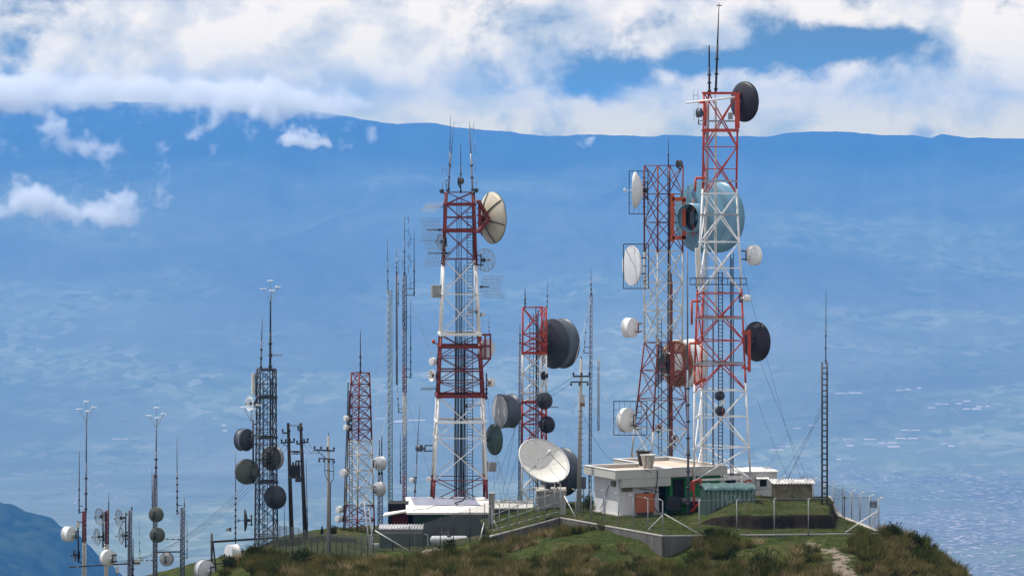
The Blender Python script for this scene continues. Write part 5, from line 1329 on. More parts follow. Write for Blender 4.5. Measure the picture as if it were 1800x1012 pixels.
mb.path([onroof(xr - 1.6, 267.6, .05), onroof(xr - 1.8, 265.5, .06), onroof(xr - 2.3, 264.2, .06), onroof(xr - 2.1, 263.2, .06)], .06, 0, 4); mb.build('roof_cable', M_blk, r0)
m_ = MB(); BL = Blk((xl + .35, 260.2, 0), 0); wB = xr - xl - .6
BL.box(m_, 0, wB, 0, 7.3, -3.5, zE - th - .01); m_.build('wall', M_dgwall, r0)
m_ = MB(); BL.box(m_, 1.35, 2.95, -.02, -.003, -3.2, -1.75); m_.build('recess', M_binb, r0)
m_ = MB(); BL.box(m_, -.02, 1.3, -.35, -.01, -2.15, -2.05); m_.build('ledge', M_dark, r0)
mb = MB()
for a in (1.9, 2.35): mb.bar(BL.p(a, -.4, -3.0), BL.p(a, -.4, -1.85), .05, 0, 6)
mb.bar(BL.p(1.8, -.4, -2.1), BL.p(2.5, -.4, -2.1), .05, 0, 6); MB().lathe(BL.p(2.1, -.4, -2.45), (0, -1, 0), [(.02, -.05), (.24, 0), (.24, .1), (.02, .14)], 18).build('wheel', M_galv, r0); mb.build('pipework', M_galv, r0)
# annex to its right with a pale roof
r0 = thing('low_annex', 'low grey-green annex with a pale flat roof, right of the long green building', 'building', P(892, 935, 262)); BA = Blk((P(860, 900, 262).x, 262, 0), 0)
w_an = (935 - 860) * ppm(262); zt = P(860, 893, 261.8).z
m_ = MB(); BA.box(m_, 0, w_an, .2, 5.6, -2.8, zt - .09); m_.build('wall', paint('grey_green_wall_paint', (0.10, .125, .11), .8, 0, .2, 1), r0)
m_ = MB(); BA.box(m_, -.05, w_an + .1, 0, 5.9, zt - .087, zt); m_.build('roof', M_fasc, r0)
# dark red shack with white awning
r0 = thing('red_shack', 'dark red shack with a tilted white awning, left end of the long building', 'shack', P(700, 935, 261)); BR = Blk((P(682, 920, 261.5).x, 261.5, 0), 0)
m_ = MB(); BR.box(m_, .3, 1.35, 0, 2.2, -3.3, P(690, 903, 261.5).z); m_.build('wall', M_dwall, r0)
m_ = MB(); BR.box(m_, -.05, 1.3, 2.25, 4.5, -3.3, P(690, 889, 262).z); m_.build('back_wall', M_void, r0)
m_ = MB(); BR.box(m_, .1, 1.7, 4.52, 6.5, -3.3, P(700, 888, 266).z); m_.build('rear_block', M_conc, r0)
a, b, c_, d_ = P(673, 908, 260.6), P(717, 899, 260.6), P(717, 897, 262.2), P(676, 903, 262.2)
MB().add([a, b, c_, d_] + [q + Vector((0, 0, .10)) for q in (a, b, c_, d_)], [(0, 3, 2, 1), (4, 5, 6, 7), (0, 1, 5, 4), (1, 2, 6, 5), (2, 3, 7, 6), (3, 0, 4, 7)]).build('awning', M_roofw, r0)
# green shed with corrugated top edge
r0 = thing('green_shed', 'dark green shed with a pale scalloped roof edge, left of the white cylinder', 'shed', P(705, 975, 255.5)); BG = Blk((P(667, 926, 255.5).x, 255.5, 0), 0); wg = 76 * ppm(255.5); zt = P(700, 929, 255.5).z
m_ = MB(); BG.box(m_, 0, wg, 0, 2.4, -3.6, zt - .09); m_.build('wall', M_dgwall, r0)
m_ = MB(); BG.box(m_, .02, wg - .02, -.03, -.004, zt - .33, zt - .09); m_.build('fascia', M_box, r0)
corrug(BG, -.08, wg + .06, -.2, 2.6, zt, zt + .05, .19, .035, r0, M_radg)
m_ = MB(); m_.path([P(668, 971, 255.3), P(738, 973, 255.3)], .05, 0, 4); m_.path([P(729, 973, 255.2), P(729, 930, 255.2)], .04, 0, 4); m_.build('rail', M_galv, r0)
m_ = MB(); m_.path([P(744, 938, 254.5), P(752, 939, 254.5), P(752, 961, 254.5), P(744, 962, 254.5)], .05, 0, 4); m_.build('hand_rail', M_bright, r0)
# white cylinder tank
r0 = thing('gas_cylinder', 'white horizontal gas cylinder in front of the long green building', 'tank', P(789, 965, 256.5)); ca, cb = P(759, 949, 256.5), P(820, 949, 256.5); rr_ = .30
MB().lathe(ca, (1, 0, 0), [(1e-3, -.12), (.15, -.09), (.27, -.02), (rr_, .06), (rr_, (cb - ca).length - .06), (.27, (cb - ca).length + .02), (.15, (cb - ca).length + .09), (1e-3, (cb - ca).length + .12)], 28).build('cylinder', M_tank, r0)
for q in (.2, .8): m_ = MB(); c = ca.lerp(cb, q); m_.box(c - Vector((0, 0, .45)), (.18, .5, .6)); m_.build('saddle', M_conc, r0)
MB().sph(ca.lerp(cb, .5) + Vector((0, -.05, .26)), .16, 0, (1, 1, .8)).build('valve_cap', M_binb, r0)
# small machine left of the green shed
r0 = thing('machine', 'small pale machine low behind the fence, left of the green shed', 'machine', P(661, 965, 256)); c = P(661, 961, 256); o_ = MB().box(c, (.42, .4, .34)).build('casing', M_radg, r0); MB().bar(c + Vector((-.3, 0, .2)), c + Vector((.3, 0, .22)), .1, 0, 6).build('pipe', M_rad, r0)
# concrete pedestal of the ivory dish
r0 = thing('pedestal', 'grey concrete block carrying the big ivory dish', 'pedestal', P(966, 892, 255.6)); c0 = P(945, 862, 255.2); c1 = P(993, 862, 255.2); BP = Blk((c0.x, 255.2, 0), 0)
m_ = MB(); BP.box(m_, 0, (c1 - c0).x, 0, 2.6, -.9, c0.z - .09); m_.build('block', M_conc, r0)
m_ = MB(); BP.box(m_, -.15, (c1 - c0).x + .1, -.12, 2.7, c0.z - .088, c0.z); m_.build('slab', M_cap, r0)
# tall concrete pillar by the long building and square stub by the dish
for lb, x0, x1, y0, yb, Y in (('thick grey concrete pillar at the right end of the long green building', 859, 869.5, 867, 946, 254.5), ('short square concrete pillar below the right side of the ivory dish', 986, 995, 862, 912, 250.6)):
    r0 = thing('concrete_pillar', lb, 'pillar', P((x0 + x1) / 2, yb, Y)); s = ppm(Y); c = P((x0 + x1) / 2, (y0 + yb) / 2, Y); H = (yb - y0) * s
    o_ = MB().box(c, ((x1 - x0) * s, (x1 - x0) * s, H)).build('shaft', M_conc, r0); o_.modifiers.new('b', 'BEVEL').width = .02
    MB().box(c + Vector((0, 0, H / 2 + .022)), ((x1 - x0) * s * 1.06, (x1 - x0) * s * 1.06, .04)).build('cap', M_conc, r0)
r0 = thing('equipment_box', 'dark grey box on a thin leg right of the tapered concrete pole', 'equipment box', P(1026, 900, 251)); MB().box(P(1026, 848, 251), (.3, .3, .78)).build('casing', M_slate, r0); MB().bar(P(1026, 858, 251), P(1026, 902, 251), .07, 0, 6).build('leg', M_dark, r0)

# ------------------------------------------------------------------ utility poles
def pole(name, label, x0, y0, x1, y1, Y, w0, w1, mat, group=None):
    a, b = P(x0, y0, Y), P(x1, y1, Y); root = thing(name, label, 'utility pole', b, group); s = ppm(Y)
    mb = MB(); mb.bar(b, a, w1 * s, 0, 12, w2=w0 * s); mb.build('shaft', mat, root); return root
def arm(root, x0, x1, y0, y1, Y, ins=3, w=.1, mat=M_wood, up=True):
    m = MB().bar(P(x0, y0, Y), P(x1, y1, Y), w).build('crossarm', mat, root)
    for k in range(ins):
        q = P(x0 + 1 + (x1 - x0 - 2) * k / max(1, ins - 1), y0 + (y1 - y0) * k / max(1, ins - 1), Y)
        MB().lathe(q, (0, 0, 1 if up else -1), [(.03, 0), (.03, .08), (.08, .09), (.05, .14), (.08, .16), (.05, .21), (.07, .23), (1e-3, .26)], 10).build('insulator', M_dark, root)
Yp = 262
pA = pole('utility_pole', 'dark wooden pole, left one of the pair holding the transformer', 506.5, 743, 513, 950, Yp, 5, 8.5, M_wood, 'wooden poles of the transformer')
arm(pA, 496, 510, 760, 761, Yp - .2, 2); arm(pA, 494, 518, 778, 776, Yp - .2, 4)
MB().bar(P(497, 779, Yp - .2), P(508, 786, Yp - .2), .05).build('brace', M_dark, pA)
pB = pole('utility_pole', 'dark wooden pole, right one of the pair holding the transformer', 528.5, 743, 537, 950, Yp, 5, 8.5, M_wood, 'wooden poles of the transformer')
arm(pB, 523, 532, 755, 757, Yp - .2, 2); arm(pB, 521, 542, 780, 776, Yp - .2, 4)
bar_thing('thin wire bar joining the tops of the two wooden poles', (509, 747), (526, 748), Yp, .04, M_galv)
bar_thing('crossbar with fuses joining the two wooden poles above the transformer', (510, 793), (531, 794), Yp - .2, .09, M_wood)
for k, x in enumerate((516, 520, 524)):
    r0 = thing('fuse_switch', 'small looped fuse switch hanging on the crossbar above the transformer', 'fuse switch', P(x, 793, Yp - .3), 'fuse switches above the transformer'); MB().ring(P(x, 795, Yp - .3), (0, 1, 0), .11, .05, 10).build('fuse', M_dark, r0)
bar_thing('platform bar carrying the transformer between the wooden poles', (507, 839), (534, 838), Yp - .2, .14, M_wood)
r0 = thing('transformer', 'dark finned transformer between the two wooden poles', 'transformer', P(520, 838, Yp)); o_ = MB().box(P(520, 827, Yp), (16 * ppm(Yp), .5, 19 * ppm(Yp))).build('tank', M_dark, r0)
mb = MB()
for k in range(7): mb.box(P(513.5 + 2.2 * k, 828, Yp - .3), (.03, .12, 15 * ppm(Yp)))
mb.build('cooling_fins', M_dark, r0)
for x in (515, 520, 525): MB().lathe(P(x, 817.5, Yp), (0, 0, 1), [(.06, 0), (.09, .05), (.05, .1), (.08, .14), (.02, .25)], 10).build('bushing', M_dark, r0)
r0 = thing('equipment_box', 'dark box hanging under the transformer', 'equipment box', P(524, 844, Yp), None); MB().box(P(524, 843.5, Yp - .3), (10 * ppm(Yp), .3, 6 * ppm(Yp))).build('casing', M_dark, r0)
MB().bar(P(524, 840, Yp - .3), P(524, 838, Yp - .2), .05).build('hanger', M_dark, r0)
MB().box(P(524, 810, Yp), (9 * ppm(Yp), .3, .1)).bar(P(529, 810, Yp), P(530, 812, Yp), .06).build('top_cover', M_dark, r0)
whip('thin dark mast with a fat lower half just right of the wooden poles', 538, 805, 541, 952, Yp + 1, .07, M_dark, group='thin poles by the dark tower')
whip('thin bare pole at the left of the wooden poles', 500, 880, 500, 960, Yp - 1, .06, M_dark, group='thin poles by the dark tower')
pC = pole('utility_pole', 'grey concrete pole with a one-sided crossarm, alone right of the wooden pair', 577.3, 765, 577.5, 992, 254, 4, 8.5, M_conc)
MB().bar(P(577.3, 766, 254), P(577.3, 760, 254), .05, 0, 6).build('tip', M_dark, pC)
arm(pC, 552, 588, 790, 792, 253.8, 4, .1, M_dark); arm(pC, 560, 588, 805, 807, 253.8, 4, .08, M_dark, False)
MB().bar(P(558, 792, 253.8), P(574, 806, 253.8), .05).build('brace', M_dark, pC)
mb = MB(); mb.path([P(572, 812, 253.8), P(570, 826, 253.8), P(573, 838, 253.8), P(577, 845, 253.7)], .035, 0, 4); mb.path([P(583, 808, 253.8), P(587, 824, 253.8), P(586, 842, 253.8), P(581, 848, 253.7)], .04, 0, 4); mb.path([P(581, 848, 253.7), P(581, 985, 253.8)], .06, 0, 5); mb.bar(P(571, 826, 253.7), P(587, 828, 253.7), .05); mb.build('cable', M_dark, pC)
pE = pole('utility_pole', 'tall tapered concrete pole with two short crossarms, left of the small white building', 1021.5, 630, 1017.5, 906, 252, 4.5, 9.5, M_conc)
MB().bar(P(1021.5, 631, 252), P(1021.5, 626, 252), .08, 0, 6).build('tip', M_dark, pE)
arm(pE, 1007, 1037, 661, 661, 251.8, 3, .11, M_dark); arm(pE, 1003, 1034, 671, 671, 251.8, 3, .09, M_dark, False)
MB().box(P(1023.8, 700, 251.7), (8 * ppm(252), .25, 15 * ppm(252))).build('meter_box', M_radg, pE); MB().box(P(1023.8, 711, 251.7), (8.5 * ppm(252), .28, 6 * ppm(252))).build('lower_box', M_rstb, pE)
for k in range(18):
    y = 722 + k * 10; MB().bar(P(1016, y, 251.9), P(1025, y, 251.9), .035).build('step_iron', M_dark, pE)
def wire(label, a, b, sag=1.5, w=.018, group='overhead wires'):
    A_, B_ = Vector(a), Vector(b); root = thing('overhead_wire', label, 'wire', A_, group)
    pts = [A_.lerp(B_, t / 14) - Vector((0, 0, sag * 4 * (t / 14) * (1 - t / 14))) for t in range(15)]
    MB().path(pts, w, 0, 4).build('wire', M_dark, root)
wl = 'thin overhead wire sagging from the poles to the left masts'
for k, (x, y) in enumerate(((494, 777), (503, 777), (512, 777), (500, 762))): wire(wl, P(x, y, Yp), P(150 + 14 * k, 985 + 3 * k, 262), 2.5 - .2 * k, .016)
for k, (x, y) in enumerate(((525, 778), (533, 777), (541, 776))): wire('short wire from the wooden poles to the one-sided crossarm', P(x, y, Yp), P(554 + 10 * k, 789, 253.8), .5)
for k in range(2): wire('long faint wire from the middle tower to the tapered concrete pole', P(880 + 12 * k, 700 + 4 * k, 266), P(1008, 661 + 9 * k, 251.8), .6, .016)
wire('faint wire crossing from the tapered concrete pole down to the small white building', P(1024, 725, 251.8), P(1100, 812, 250), 1.0, .016)
for k in range(4): wire('faint guy wire fanning down right of the broad tower to the fence', P(858 + 4 * k, 700 + 30 * k, 267), P(872 + 9 * k, 885, 262), .1, .014, 'guy wires by the broad tower')
for k, (x, y, x2, y2) in enumerate(((1305, 470, 1420, 880), (1308, 560, 1440, 888), (1452, 700, 1378, 850), (1330, 700, 1400, 870))): wire('hair-thin stay wire slanting across the view right of the tallest tower', P(x, y, 252), P(x2, y2, 262), .3, .012, 'stay wires at the right')
for k, (x, y, x2, y2) in enumerate(((907, 745, 880, 880), (912, 790, 884, 890), (916, 720, 866, 860))): wire('thin stay wire left of the middle tower', P(x, y, 270), P(x2, y2, 262), .15, .018, 'stay wires of the middle tower')

# ------------------------------------------------------------------ fences
def fence(name, label, posts, hpx=None, armside=1, mesh=True, postw=.065, arm_len=.42, rails=(), braces=(), topmat=M_bright, pm=M_galv, has_arm=True, mats=None, alt=None):
    """posts: (px, py_top, py_base, Y)"""
    b0 = P(posts[0][0], posts[0][2], posts[0][3]); root = thing(name, label, 'fence', b0)
    tops, bots = [], []
    for (x, yt, yb, Y) in posts:
        b, t = P(x, yb, Y), P(x, yt, Y)
        armv = Vector((armside * arm_len * .75, -.1, arm_len * .5)) if has_arm else Vector((0, 0, 0))
        k = t - Vector((0, 0, armv.z)); tops.append(k); bots.append(b)
        MB().bar(b - Vector((0, 0, .25)), k, postw, 0, 8).build('post', pm, root)
        if has_arm: MB().bar(k, k + armv, postw * .85, 0, 6).build('post_arm', topmat, root)
    if mesh:
        mb = MB(); up = Vector((0, 0, .04))
        for i in range(len(posts) - 1):
            a, b, c, d = bots[i] + up, bots[i + 1] + up, tops[i + 1] - up, tops[i] - up; mb.add([a, b, c, d], [(0, 1, 2, 3)])
        mb.build('chain_link_mesh', M_chain_d if alt else M_chain, root)
    mb = MB()
    if has_arm:
        for f in (.35, .65, .95):
            for i in range(len(posts) - 1):
                av = Vector((armside * arm_len * .75, -.1, arm_len * .5)) * f; mb.bar(tops[i] + av, tops[i + 1] + av, .012, 0, 3)
        mb.build('barbed_wire', M_galv, root)
    for f in rails:
        m = MB()
        for i in range(len(posts) - 1): m.bar(bots[i].lerp(tops[i], f), bots[i + 1].lerp(tops[i + 1], f), .045, 0, 6)
        m.build('rail', M_galv, root)
    for (xa, ya, Ya, xb, yb, Yb) in braces: MB().bar(P(xa, ya, Ya), P(xb, yb, Yb), .07, 0, 8).build('brace', topmat, root)
    return root
# right front row along the wall
def wl_y(px):   # distance of the wall line at that column
    for a, b in zip(WL[:-3], WL[1:-2]):
        pa, pb = 900 + a.x / a.y * FPX, 900 + b.x / b.y * FPX
        if pa <= px <= pb: t = (px - pa) / (pb - pa); q = a.lerp(b, t); return q.y
    return 239
PY0 = lambda Y, z=0.0: 250 + (CZ - z) / Y * FPX * 1.0
fence('chain_link_fence', 'fence of widely spaced steel posts along the front wall on the right', [(x, yt, 940, 238.6) for x, yt in ((1229, 878), (1295, 877), (1361, 875), (1421, 875))] + [(1545, 873, 940, 239.3)], armside=1, arm_len=.12, mesh=True, braces=((1168, 903, 237.8, 1229, 938, 238.2), (1543, 897, 239.3, 1486, 935, 239.0), (1541, 900, 239.6, 1530, 928, 241.5)))
fence('chain_link_fence', 'fence with bent post tops climbing along the wall to the left of its corner', [(x, yt, 250 + 24 / wl_y(x) * FPX, wl_y(x)) for x, yt in ((1012, 858), (1039, 860), (1063, 861), (1087, 866), (1113, 868), (1139, 873), (1165, 876))], armside=-1, arm_len=.3, braces=((992, 871, 250, 1012, 909, 248.9), (1165, 905, 237.9, 1140, 930, 239.4)))
fence('chain_link_fence', 'fence with bent post tops and two rails below the ivory dish', [(x, yt, yb, 249.8 - (985 - x) * .022) for x, yt, yb in ((985, 846, 908), (975, 846, 909), (958, 852, 915), (942, 855, 918), (926, 862, 923), (910, 870, 926), (895, 876, 930), (878, 883, 935), (865, 888, 940))][::-1], armside=-1, arm_len=.28, rails=(.15, .42, .72), braces=((868, 914, 248, 878, 936, 248.5),))
# right far row
RF = [(1375, 835, 872, 268), (1393, 841, 874, 266), (1411, 833, 885, 259.5), (1430, 838, 892, 256.6), (1449, 843, 897, 254), (1466, 849, 903, 251.6), (1481, 854, 909, 249.2), (1497, 860, 914, 247), (1512, 863, 919, 244.8), (1529, 868, 927, 242.4), (1545, 873, 938, 239.4)]
fence('chain_link_fence', 'long veil-like chain-link fence running back along the right edge of the hill', RF, armside=1, arm_len=.34, alt=True, postw=.07)
r0 = thing('post', 'short thin post with a small lamp-like head inside the right fence', 'post', P(1484, 912, 247)); MB().bar(P(1484, 912, 247), P(1484.5, 876, 247), .07, 0, 6).build('shaft', M_dark, r0); MB().sph(P(1484.5, 874, 247), .09).build('head', M_dark, r0)
# sign
r0 = thing('sign', 'navy blue sign plate with small pale lettering on the right-hand fence', 'sign', P(1535, 886, 240.2)); c = P(1535, 886, 240.2)
MB().box(c, (12.5 * ppm(240), .03, 11 * ppm(240))).build('plate', M_sign, r0)
for k, (w, dz) in enumerate(((.30, .13), (.34, .04), (.22, -.05), (.32, -.12))):
    MB().box(c + Vector((0, -.02, dz)), (w, .008, .022)).build('lettering_line', M_signt, r0)
MB().bar(c + Vector((-.2, .03, 0)), P(1529, 886, 242.4), .03).build('bracket', M_dark, r0)
# left grey veil fence, curved
LF = [(470, 928, 968, 252), (457, 938, 975, 250), (447, 950, 982, 248)]
fl = []
for i, x in enumerate(range(448, 660, 11)):
    t = (x - 448) / 205; Y = 246.5 + 1.6 * math.sin(t * 3); zb = hz((x - 900) / FPX * Y, Y); yb = 250 + (CZ - zb) / Y * FPX
    yt = np.interp(x, [448, 470, 500, 560, 600, 655], [948, 925, 922, 935, 938, 940]); fl.append((x, yt, yb, Y))
fence('chain_link_fence', 'grey see-through curved fence on thin dark posts at the left of the hill', fl, alt=True, pm=M_dark, postw=.05, has_arm=False)
f2 = []
for x in (656, 690, 720, 745, 774, 797, 826, 852, 862):
    Y = 251.5; zb = hz((x - 900) / FPX * Y, Y); f2.append((x, np.interp(x, [656, 690, 745, 862], [925, 928, 918, 880]), 250 + (CZ - zb) / Y * FPX, Y))
fence('chain_link_fence', 'see-through fence with dark posts in front of the long green building', f2, alt=True, pm=M_dark, postw=.055, has_arm=False, braces=((659, 932, 251.4, 723, 970, 251.4), (851, 918, 251.6, 842, 955, 251)))
r0 = thing('leaning_frame', 'pair of pale leaning poles at the right end of the grey curved fence', 'pole frame', P(652, 990, 251.5))
for a, b in (((640, 880), (653, 992)), ((648, 892), (660, 985)), ((655, 925), (647, 990))): MB().bar(P(a[0], a[1], 251.5), P(b[0], b[1], 251.3), .09, 0, 6).build('pole', M_radg, r0)
MB().bar(P(642, 900, 251.5), P(651, 901, 251.5), .05).bar(P(646, 940, 251.4), P(655, 941, 251.4), .05).build('cross_piece', M_galv, r0)
# ------------------------------------------------------------------ glasshouses and town roofs on the valley floor
_dg = np.arange(9000, 23500, 15.0)
def ground_at(px, py):
    az_ = (px - 900) / FPX * 1.0; p1 = P(px, py, 1000.0); sx, sz = p1.x / 1000, (p1.z - CZ) / 1000
    zr_ = CZ + sz * _dg; zh = far_height(np.full_like(_dg, sx), _dg); k = np.argmax(zr_ < zh)
    d = _dg[k]; return Vector((sx * d, d, float(zh[k])))
M_gh = paint('pale_greenhouse_plastic', (0.56, 0.46, 0.36), .6, 0, .08, .02)
M_town = paint('town_roofs', (0.42, 0.37, 0.33), .8, 0, .45, .004, (0.85, .8, .75), .12)
def greenhouse(px, py, w, dep=45, h=5):
    c = ground_at(px, py); W_ = w * c.y / FPX; root = thing('greenhouse', 'strip of pale greenhouse roofs shining far down in the valley', 'greenhouse', c, 'greenhouses far down in the valley')
    r_ = random.Random(int(px * 7 + py)); mb = MB(); n = 2 if W_ > 45 else 1; dep = dep * .62
    for k in range(n):
        x0 = c.x - W_ / 2 + W_ * k / n; x1 = x0 + W_ / n * r_.uniform(.8, 1.0); y0, y1 = c.y - dep * r_.uniform(.3, .6), c.y + dep * r_.uniform(.3, .6); sk = r_.uniform(-.22, .22) * W_ / n; xm = (x0 + x1) / 2
        gz = lambda x, y: float(far_height(np.array([x / y]), np.array([y]))[0]); f0, f1 = gz(xm, y0), gz(xm, y1); m0 = max(0, gz(xm, (y0 + y1) / 2) - (f0 + f1) / 2); f0 += m0; f1 += m0; z0, z1, z2 = f0 - 4, f0 + 1.2, f0 + 2.2; e = f1 - f0
        v = [(x0, y0, z0), (x1, y0, z0), (x1, y0, z1), (xm, y0, z2), (x0, y0, z1), (x0 + sk, y1, z0 + e), (x1 + sk * .6, y1, z0 + e), (x1 + sk * .6, y1, z1 + e), (xm + sk, y1, z2 + e), (x0 + sk, y1, z1 + e)]
        mb.add(v, [(0, 1, 2, 3, 4), (9, 8, 7, 6, 5), (4, 3, 8, 9), (3, 2, 7, 8), (0, 4, 9, 5), (1, 6, 7, 2)])
    mb.build('roof_bays', M_gh, root)
for g_ in ((1493, 692, 46, 40), (1582, 687, 14), (1596, 685, 10), (1617, 683, 8), (1655, 711, 24), (1685, 710, 12), (1700, 706, 16), (1722, 715, 12), (1738, 715, 8), (1700, 720, 16), (1718, 719, 18), (1640, 718, 16, 30), (1402, 754, 18, 30), (1430, 748, 14, 24),
           (1600, 757, 34, 40), (1494, 774, 26, 30), (1530, 773, 24, 40), (1558, 780, 34, 40), (1594, 771, 42, 40), (1496, 784, 14), (1572, 786, 24), (1660, 781, 12, 30), (1674, 785, 12, 40), (1380, 786, 22, 30), (1366, 792, 24, 40), (1476, 808, 10), (1650, 878, 30, 20), (1725, 878, 18, 20), (1467, 874, 22, 20),
           (720, 740, 60, 60), (672, 737, 18, 30), (395, 748, 8), (395, 758, 8), (212, 772, 30, 30), (250, 832, 9, 20)):
    greenhouse(*g_)
def town():
    r_ = np.random.default_rng(11); V, F = [], []; n = 0
    reg = [(1640, 905, 150, 60, 220, 1.0), (1700, 960, 110, 50, 170, 1.0), (1560, 850, 90, 30, 70, .9), (1650, 720, 120, 24, 8, .8), (1530, 500, 120, 40, 12, .8), (1440, 720, 200, 80, 10, .8), (230, 660, 220, 90, 12, .8), (150, 850, 150, 50, 70, .8), (330, 760, 160, 60, 40, .8), (1480, 640, 160, 50, 40, .8), (600, 780, 200, 60, 50, .8)]
    for (cx, cy, sx, sy, cnt, sc) in reg:
        for _ in range(cnt):
            px, py = r_.normal(cx, sx * .6), r_.normal(cy, sy * .6)
            if py > 1030 or py < 420: continue
            c = ground_at(px, py); w, d_, h = r_.uniform(6, 16) * sc, r_.uniform(10, 26) * sc, r_.uniform(.8, 1.8); a = r_.uniform(0, 1.57); ca, sa = math.cos(a), math.sin(a)
            vs = [(c.x + x * w / 2 * ca - y * d_ / 2 * sa, c.y + x * w / 2 * sa + y * d_ / 2 * ca, c.z + z) for z in (-.5, h) for x, y in ((-1, -1), (1, -1), (1, 1), (-1, 1))]
            V += vs; F += [(n + 4, n + 5, n + 6, n + 7), (n, n + 1, n + 5, n + 4), (n + 1, n + 2, n + 6, n + 5), (n + 2, n + 3, n + 7, n + 6), (n + 3, n, n + 4, n + 7)]; n += 8
    me = bpy.data.meshes.new('distant_town'); me.from_pydata(V, [], F); me.materials.append(M_town)
    o = bpy.data.objects.new('distant_town', me); COL.objects.link(o); setp(o, 'tiny scattered houses of the far town on the valley floor', kind='stuff')
town()
# ------------------------------------------------------------------ vegetation
def blade_mat(name, cols, trans=.25):
    m = bpy.data.materials.new(name); m.use_nodes = True; t = NT(m.node_tree); t.n.clear(); o = t.new('ShaderNodeOutputMaterial')
    at = t.new('ShaderNodeAttribute', attribute_type='GEOMETRY', attribute_name='tone')
    c = t.ramp(at.outputs['Fac'], cols)
    d = t.new('ShaderNodeBsdfDiffuse', inp={'Color': c, 'Roughness': .8}); tl = t.new('ShaderNodeBsdfTranslucent', inp={'Color': c})
    mx = t.new('ShaderNodeMixShader', inp={0: trans, 1: d.outputs[0], 2: tl.outputs[0]}); t.l.new(mx.outputs[0], o.inputs[0]); return m
M_tus = blade_mat('tussock_blades', [(0.0, (0.026, 0.040, 0.009)), (0.25, (0.075, 0.090, 0.020)), (0.5, (0.15, 0.13, 0.042)), (0.75, (0.24, 0.18, 0.08)), (1.0, (0.42, 0.33, 0.19))], .35)
M_turf = blade_mat('turf_blades', [(0.0, (0.018, 0.032, 0.007)), (0.4, (0.042, 0.066, 0.013)), (0.7, (0.095, 0.105, 0.026)), (1.0, (0.16, 0.13, 0.055))])
M_leaf = blade_mat('shrub_leaves', [(0.0, (0.012, 0.020, 0.007)), (0.5, (0.030, 0.045, 0.012)), (1.0, (0.070, 0.075, 0.025))])
def blades(name, bx, by, bz, nb, H, spread, lean, wid, tone, mat, label, seed):
    r_ = np.random.default_rng(seed); N = len(bx); tot = N * nb
    i = np.repeat(np.arange(N), nb); a = r_.uniform(0, 2 * np.pi, tot); rr = spread[i] * np.sqrt(r_.uniform(0, 1, tot))
    x0 = bx[i] + np.cos(a) * rr; y0 = by[i] + np.sin(a) * rr; z0 = bz[i] - .06 - rr * .15
    h = H[i] * r_.uniform(.55, 1.1, tot) * (1 - .35 * (rr / spread[i])); ln = lean * h * (0.35 + rr / spread[i]) ; a2 = a + r_.normal(0, .5, tot)
    x2 = x0 + np.cos(a2) * ln; y2 = y0 + np.sin(a2) * ln; z2 = z0 + h
    p = r_.uniform(0, np.pi, tot); w = wid * r_.uniform(.6, 1.3, tot); dx, dy = np.cos(p) * w, np.sin(p) * w
    xm, ym, zm = x0 + (x2 - x0) * .35, y0 + (y2 - y0) * .35, z0 + h * .6
    co = np.stack([np.stack([x0 - dx, y0 - dy, z0], -1), np.stack([x0 + dx, y0 + dy, z0], -1), np.stack([xm + dx * .8, ym + dy * .8, zm], -1), np.stack([xm - dx * .8, ym - dy * .8, zm], -1), np.stack([x2, y2, z2], -1)], 1).reshape(-1, 3)
    b = np.arange(tot) * 5; li = np.stack([b, b + 1, b + 2, b + 3, b + 3, b + 2, b + 4], -1).ravel()
    me = bpy.data.meshes.new(name); me.vertices.add(len(co)); me.vertices.foreach_set('co', co.astype('f').ravel())
    me.loops.add(len(li)); me.loops.foreach_set('vertex_index', li.astype('i'))
    st = np.stack([np.arange(tot) * 7, np.arange(tot) * 7 + 4], -1).ravel(); ct = np.tile([4, 3], tot)
    me.polygons.add(tot * 2); me.polygons.foreach_set('loop_start', st.astype('i')); me.polygons.foreach_set('loop_total', ct.astype('i'))
    me.update(calc_edges=True)
    tn = np.clip(tone[i] + r_.normal(0, .14, tot), 0, 1); at = me.attributes.new('tone', 'FLOAT', 'POINT'); at.data.foreach_set('value', np.repeat(tn, 5).astype('f'))
    me.materials.append(mat); o = bpy.data.objects.new(name, me); COL.objects.link(o); setp(o, label, kind='stuff'); return o
def px_of(x, y): return 900 + x / y * FPX
def inside_yard(x, y):
    px = px_of(x, y); yl = np.interp(px, [862, 985, 1165, 1545], [247.0, 249.8, 237.8, 239.3]); return (px > 858) & (px < 1548) & (y > yl - .35)
def on_path(x, y):
    xc = (238 - y) * .17 + 18.15 + np.sin(y * .9) * .45; return (np.abs(x - xc) < .35 + (238 - y) * .06) & (y < 238)
r_ = np.random.default_rng(21)
# tall tussocks outside the wall
N = 12000; x = r_.uniform(-34, 34, N); y = r_.uniform(219, 252, N); px = px_of(x, y)
dn = fbm(x / 4.5, y / 4.5, 3); zz = hill_z(x, y); py = 250 + (CZ - zz) / y * FPX
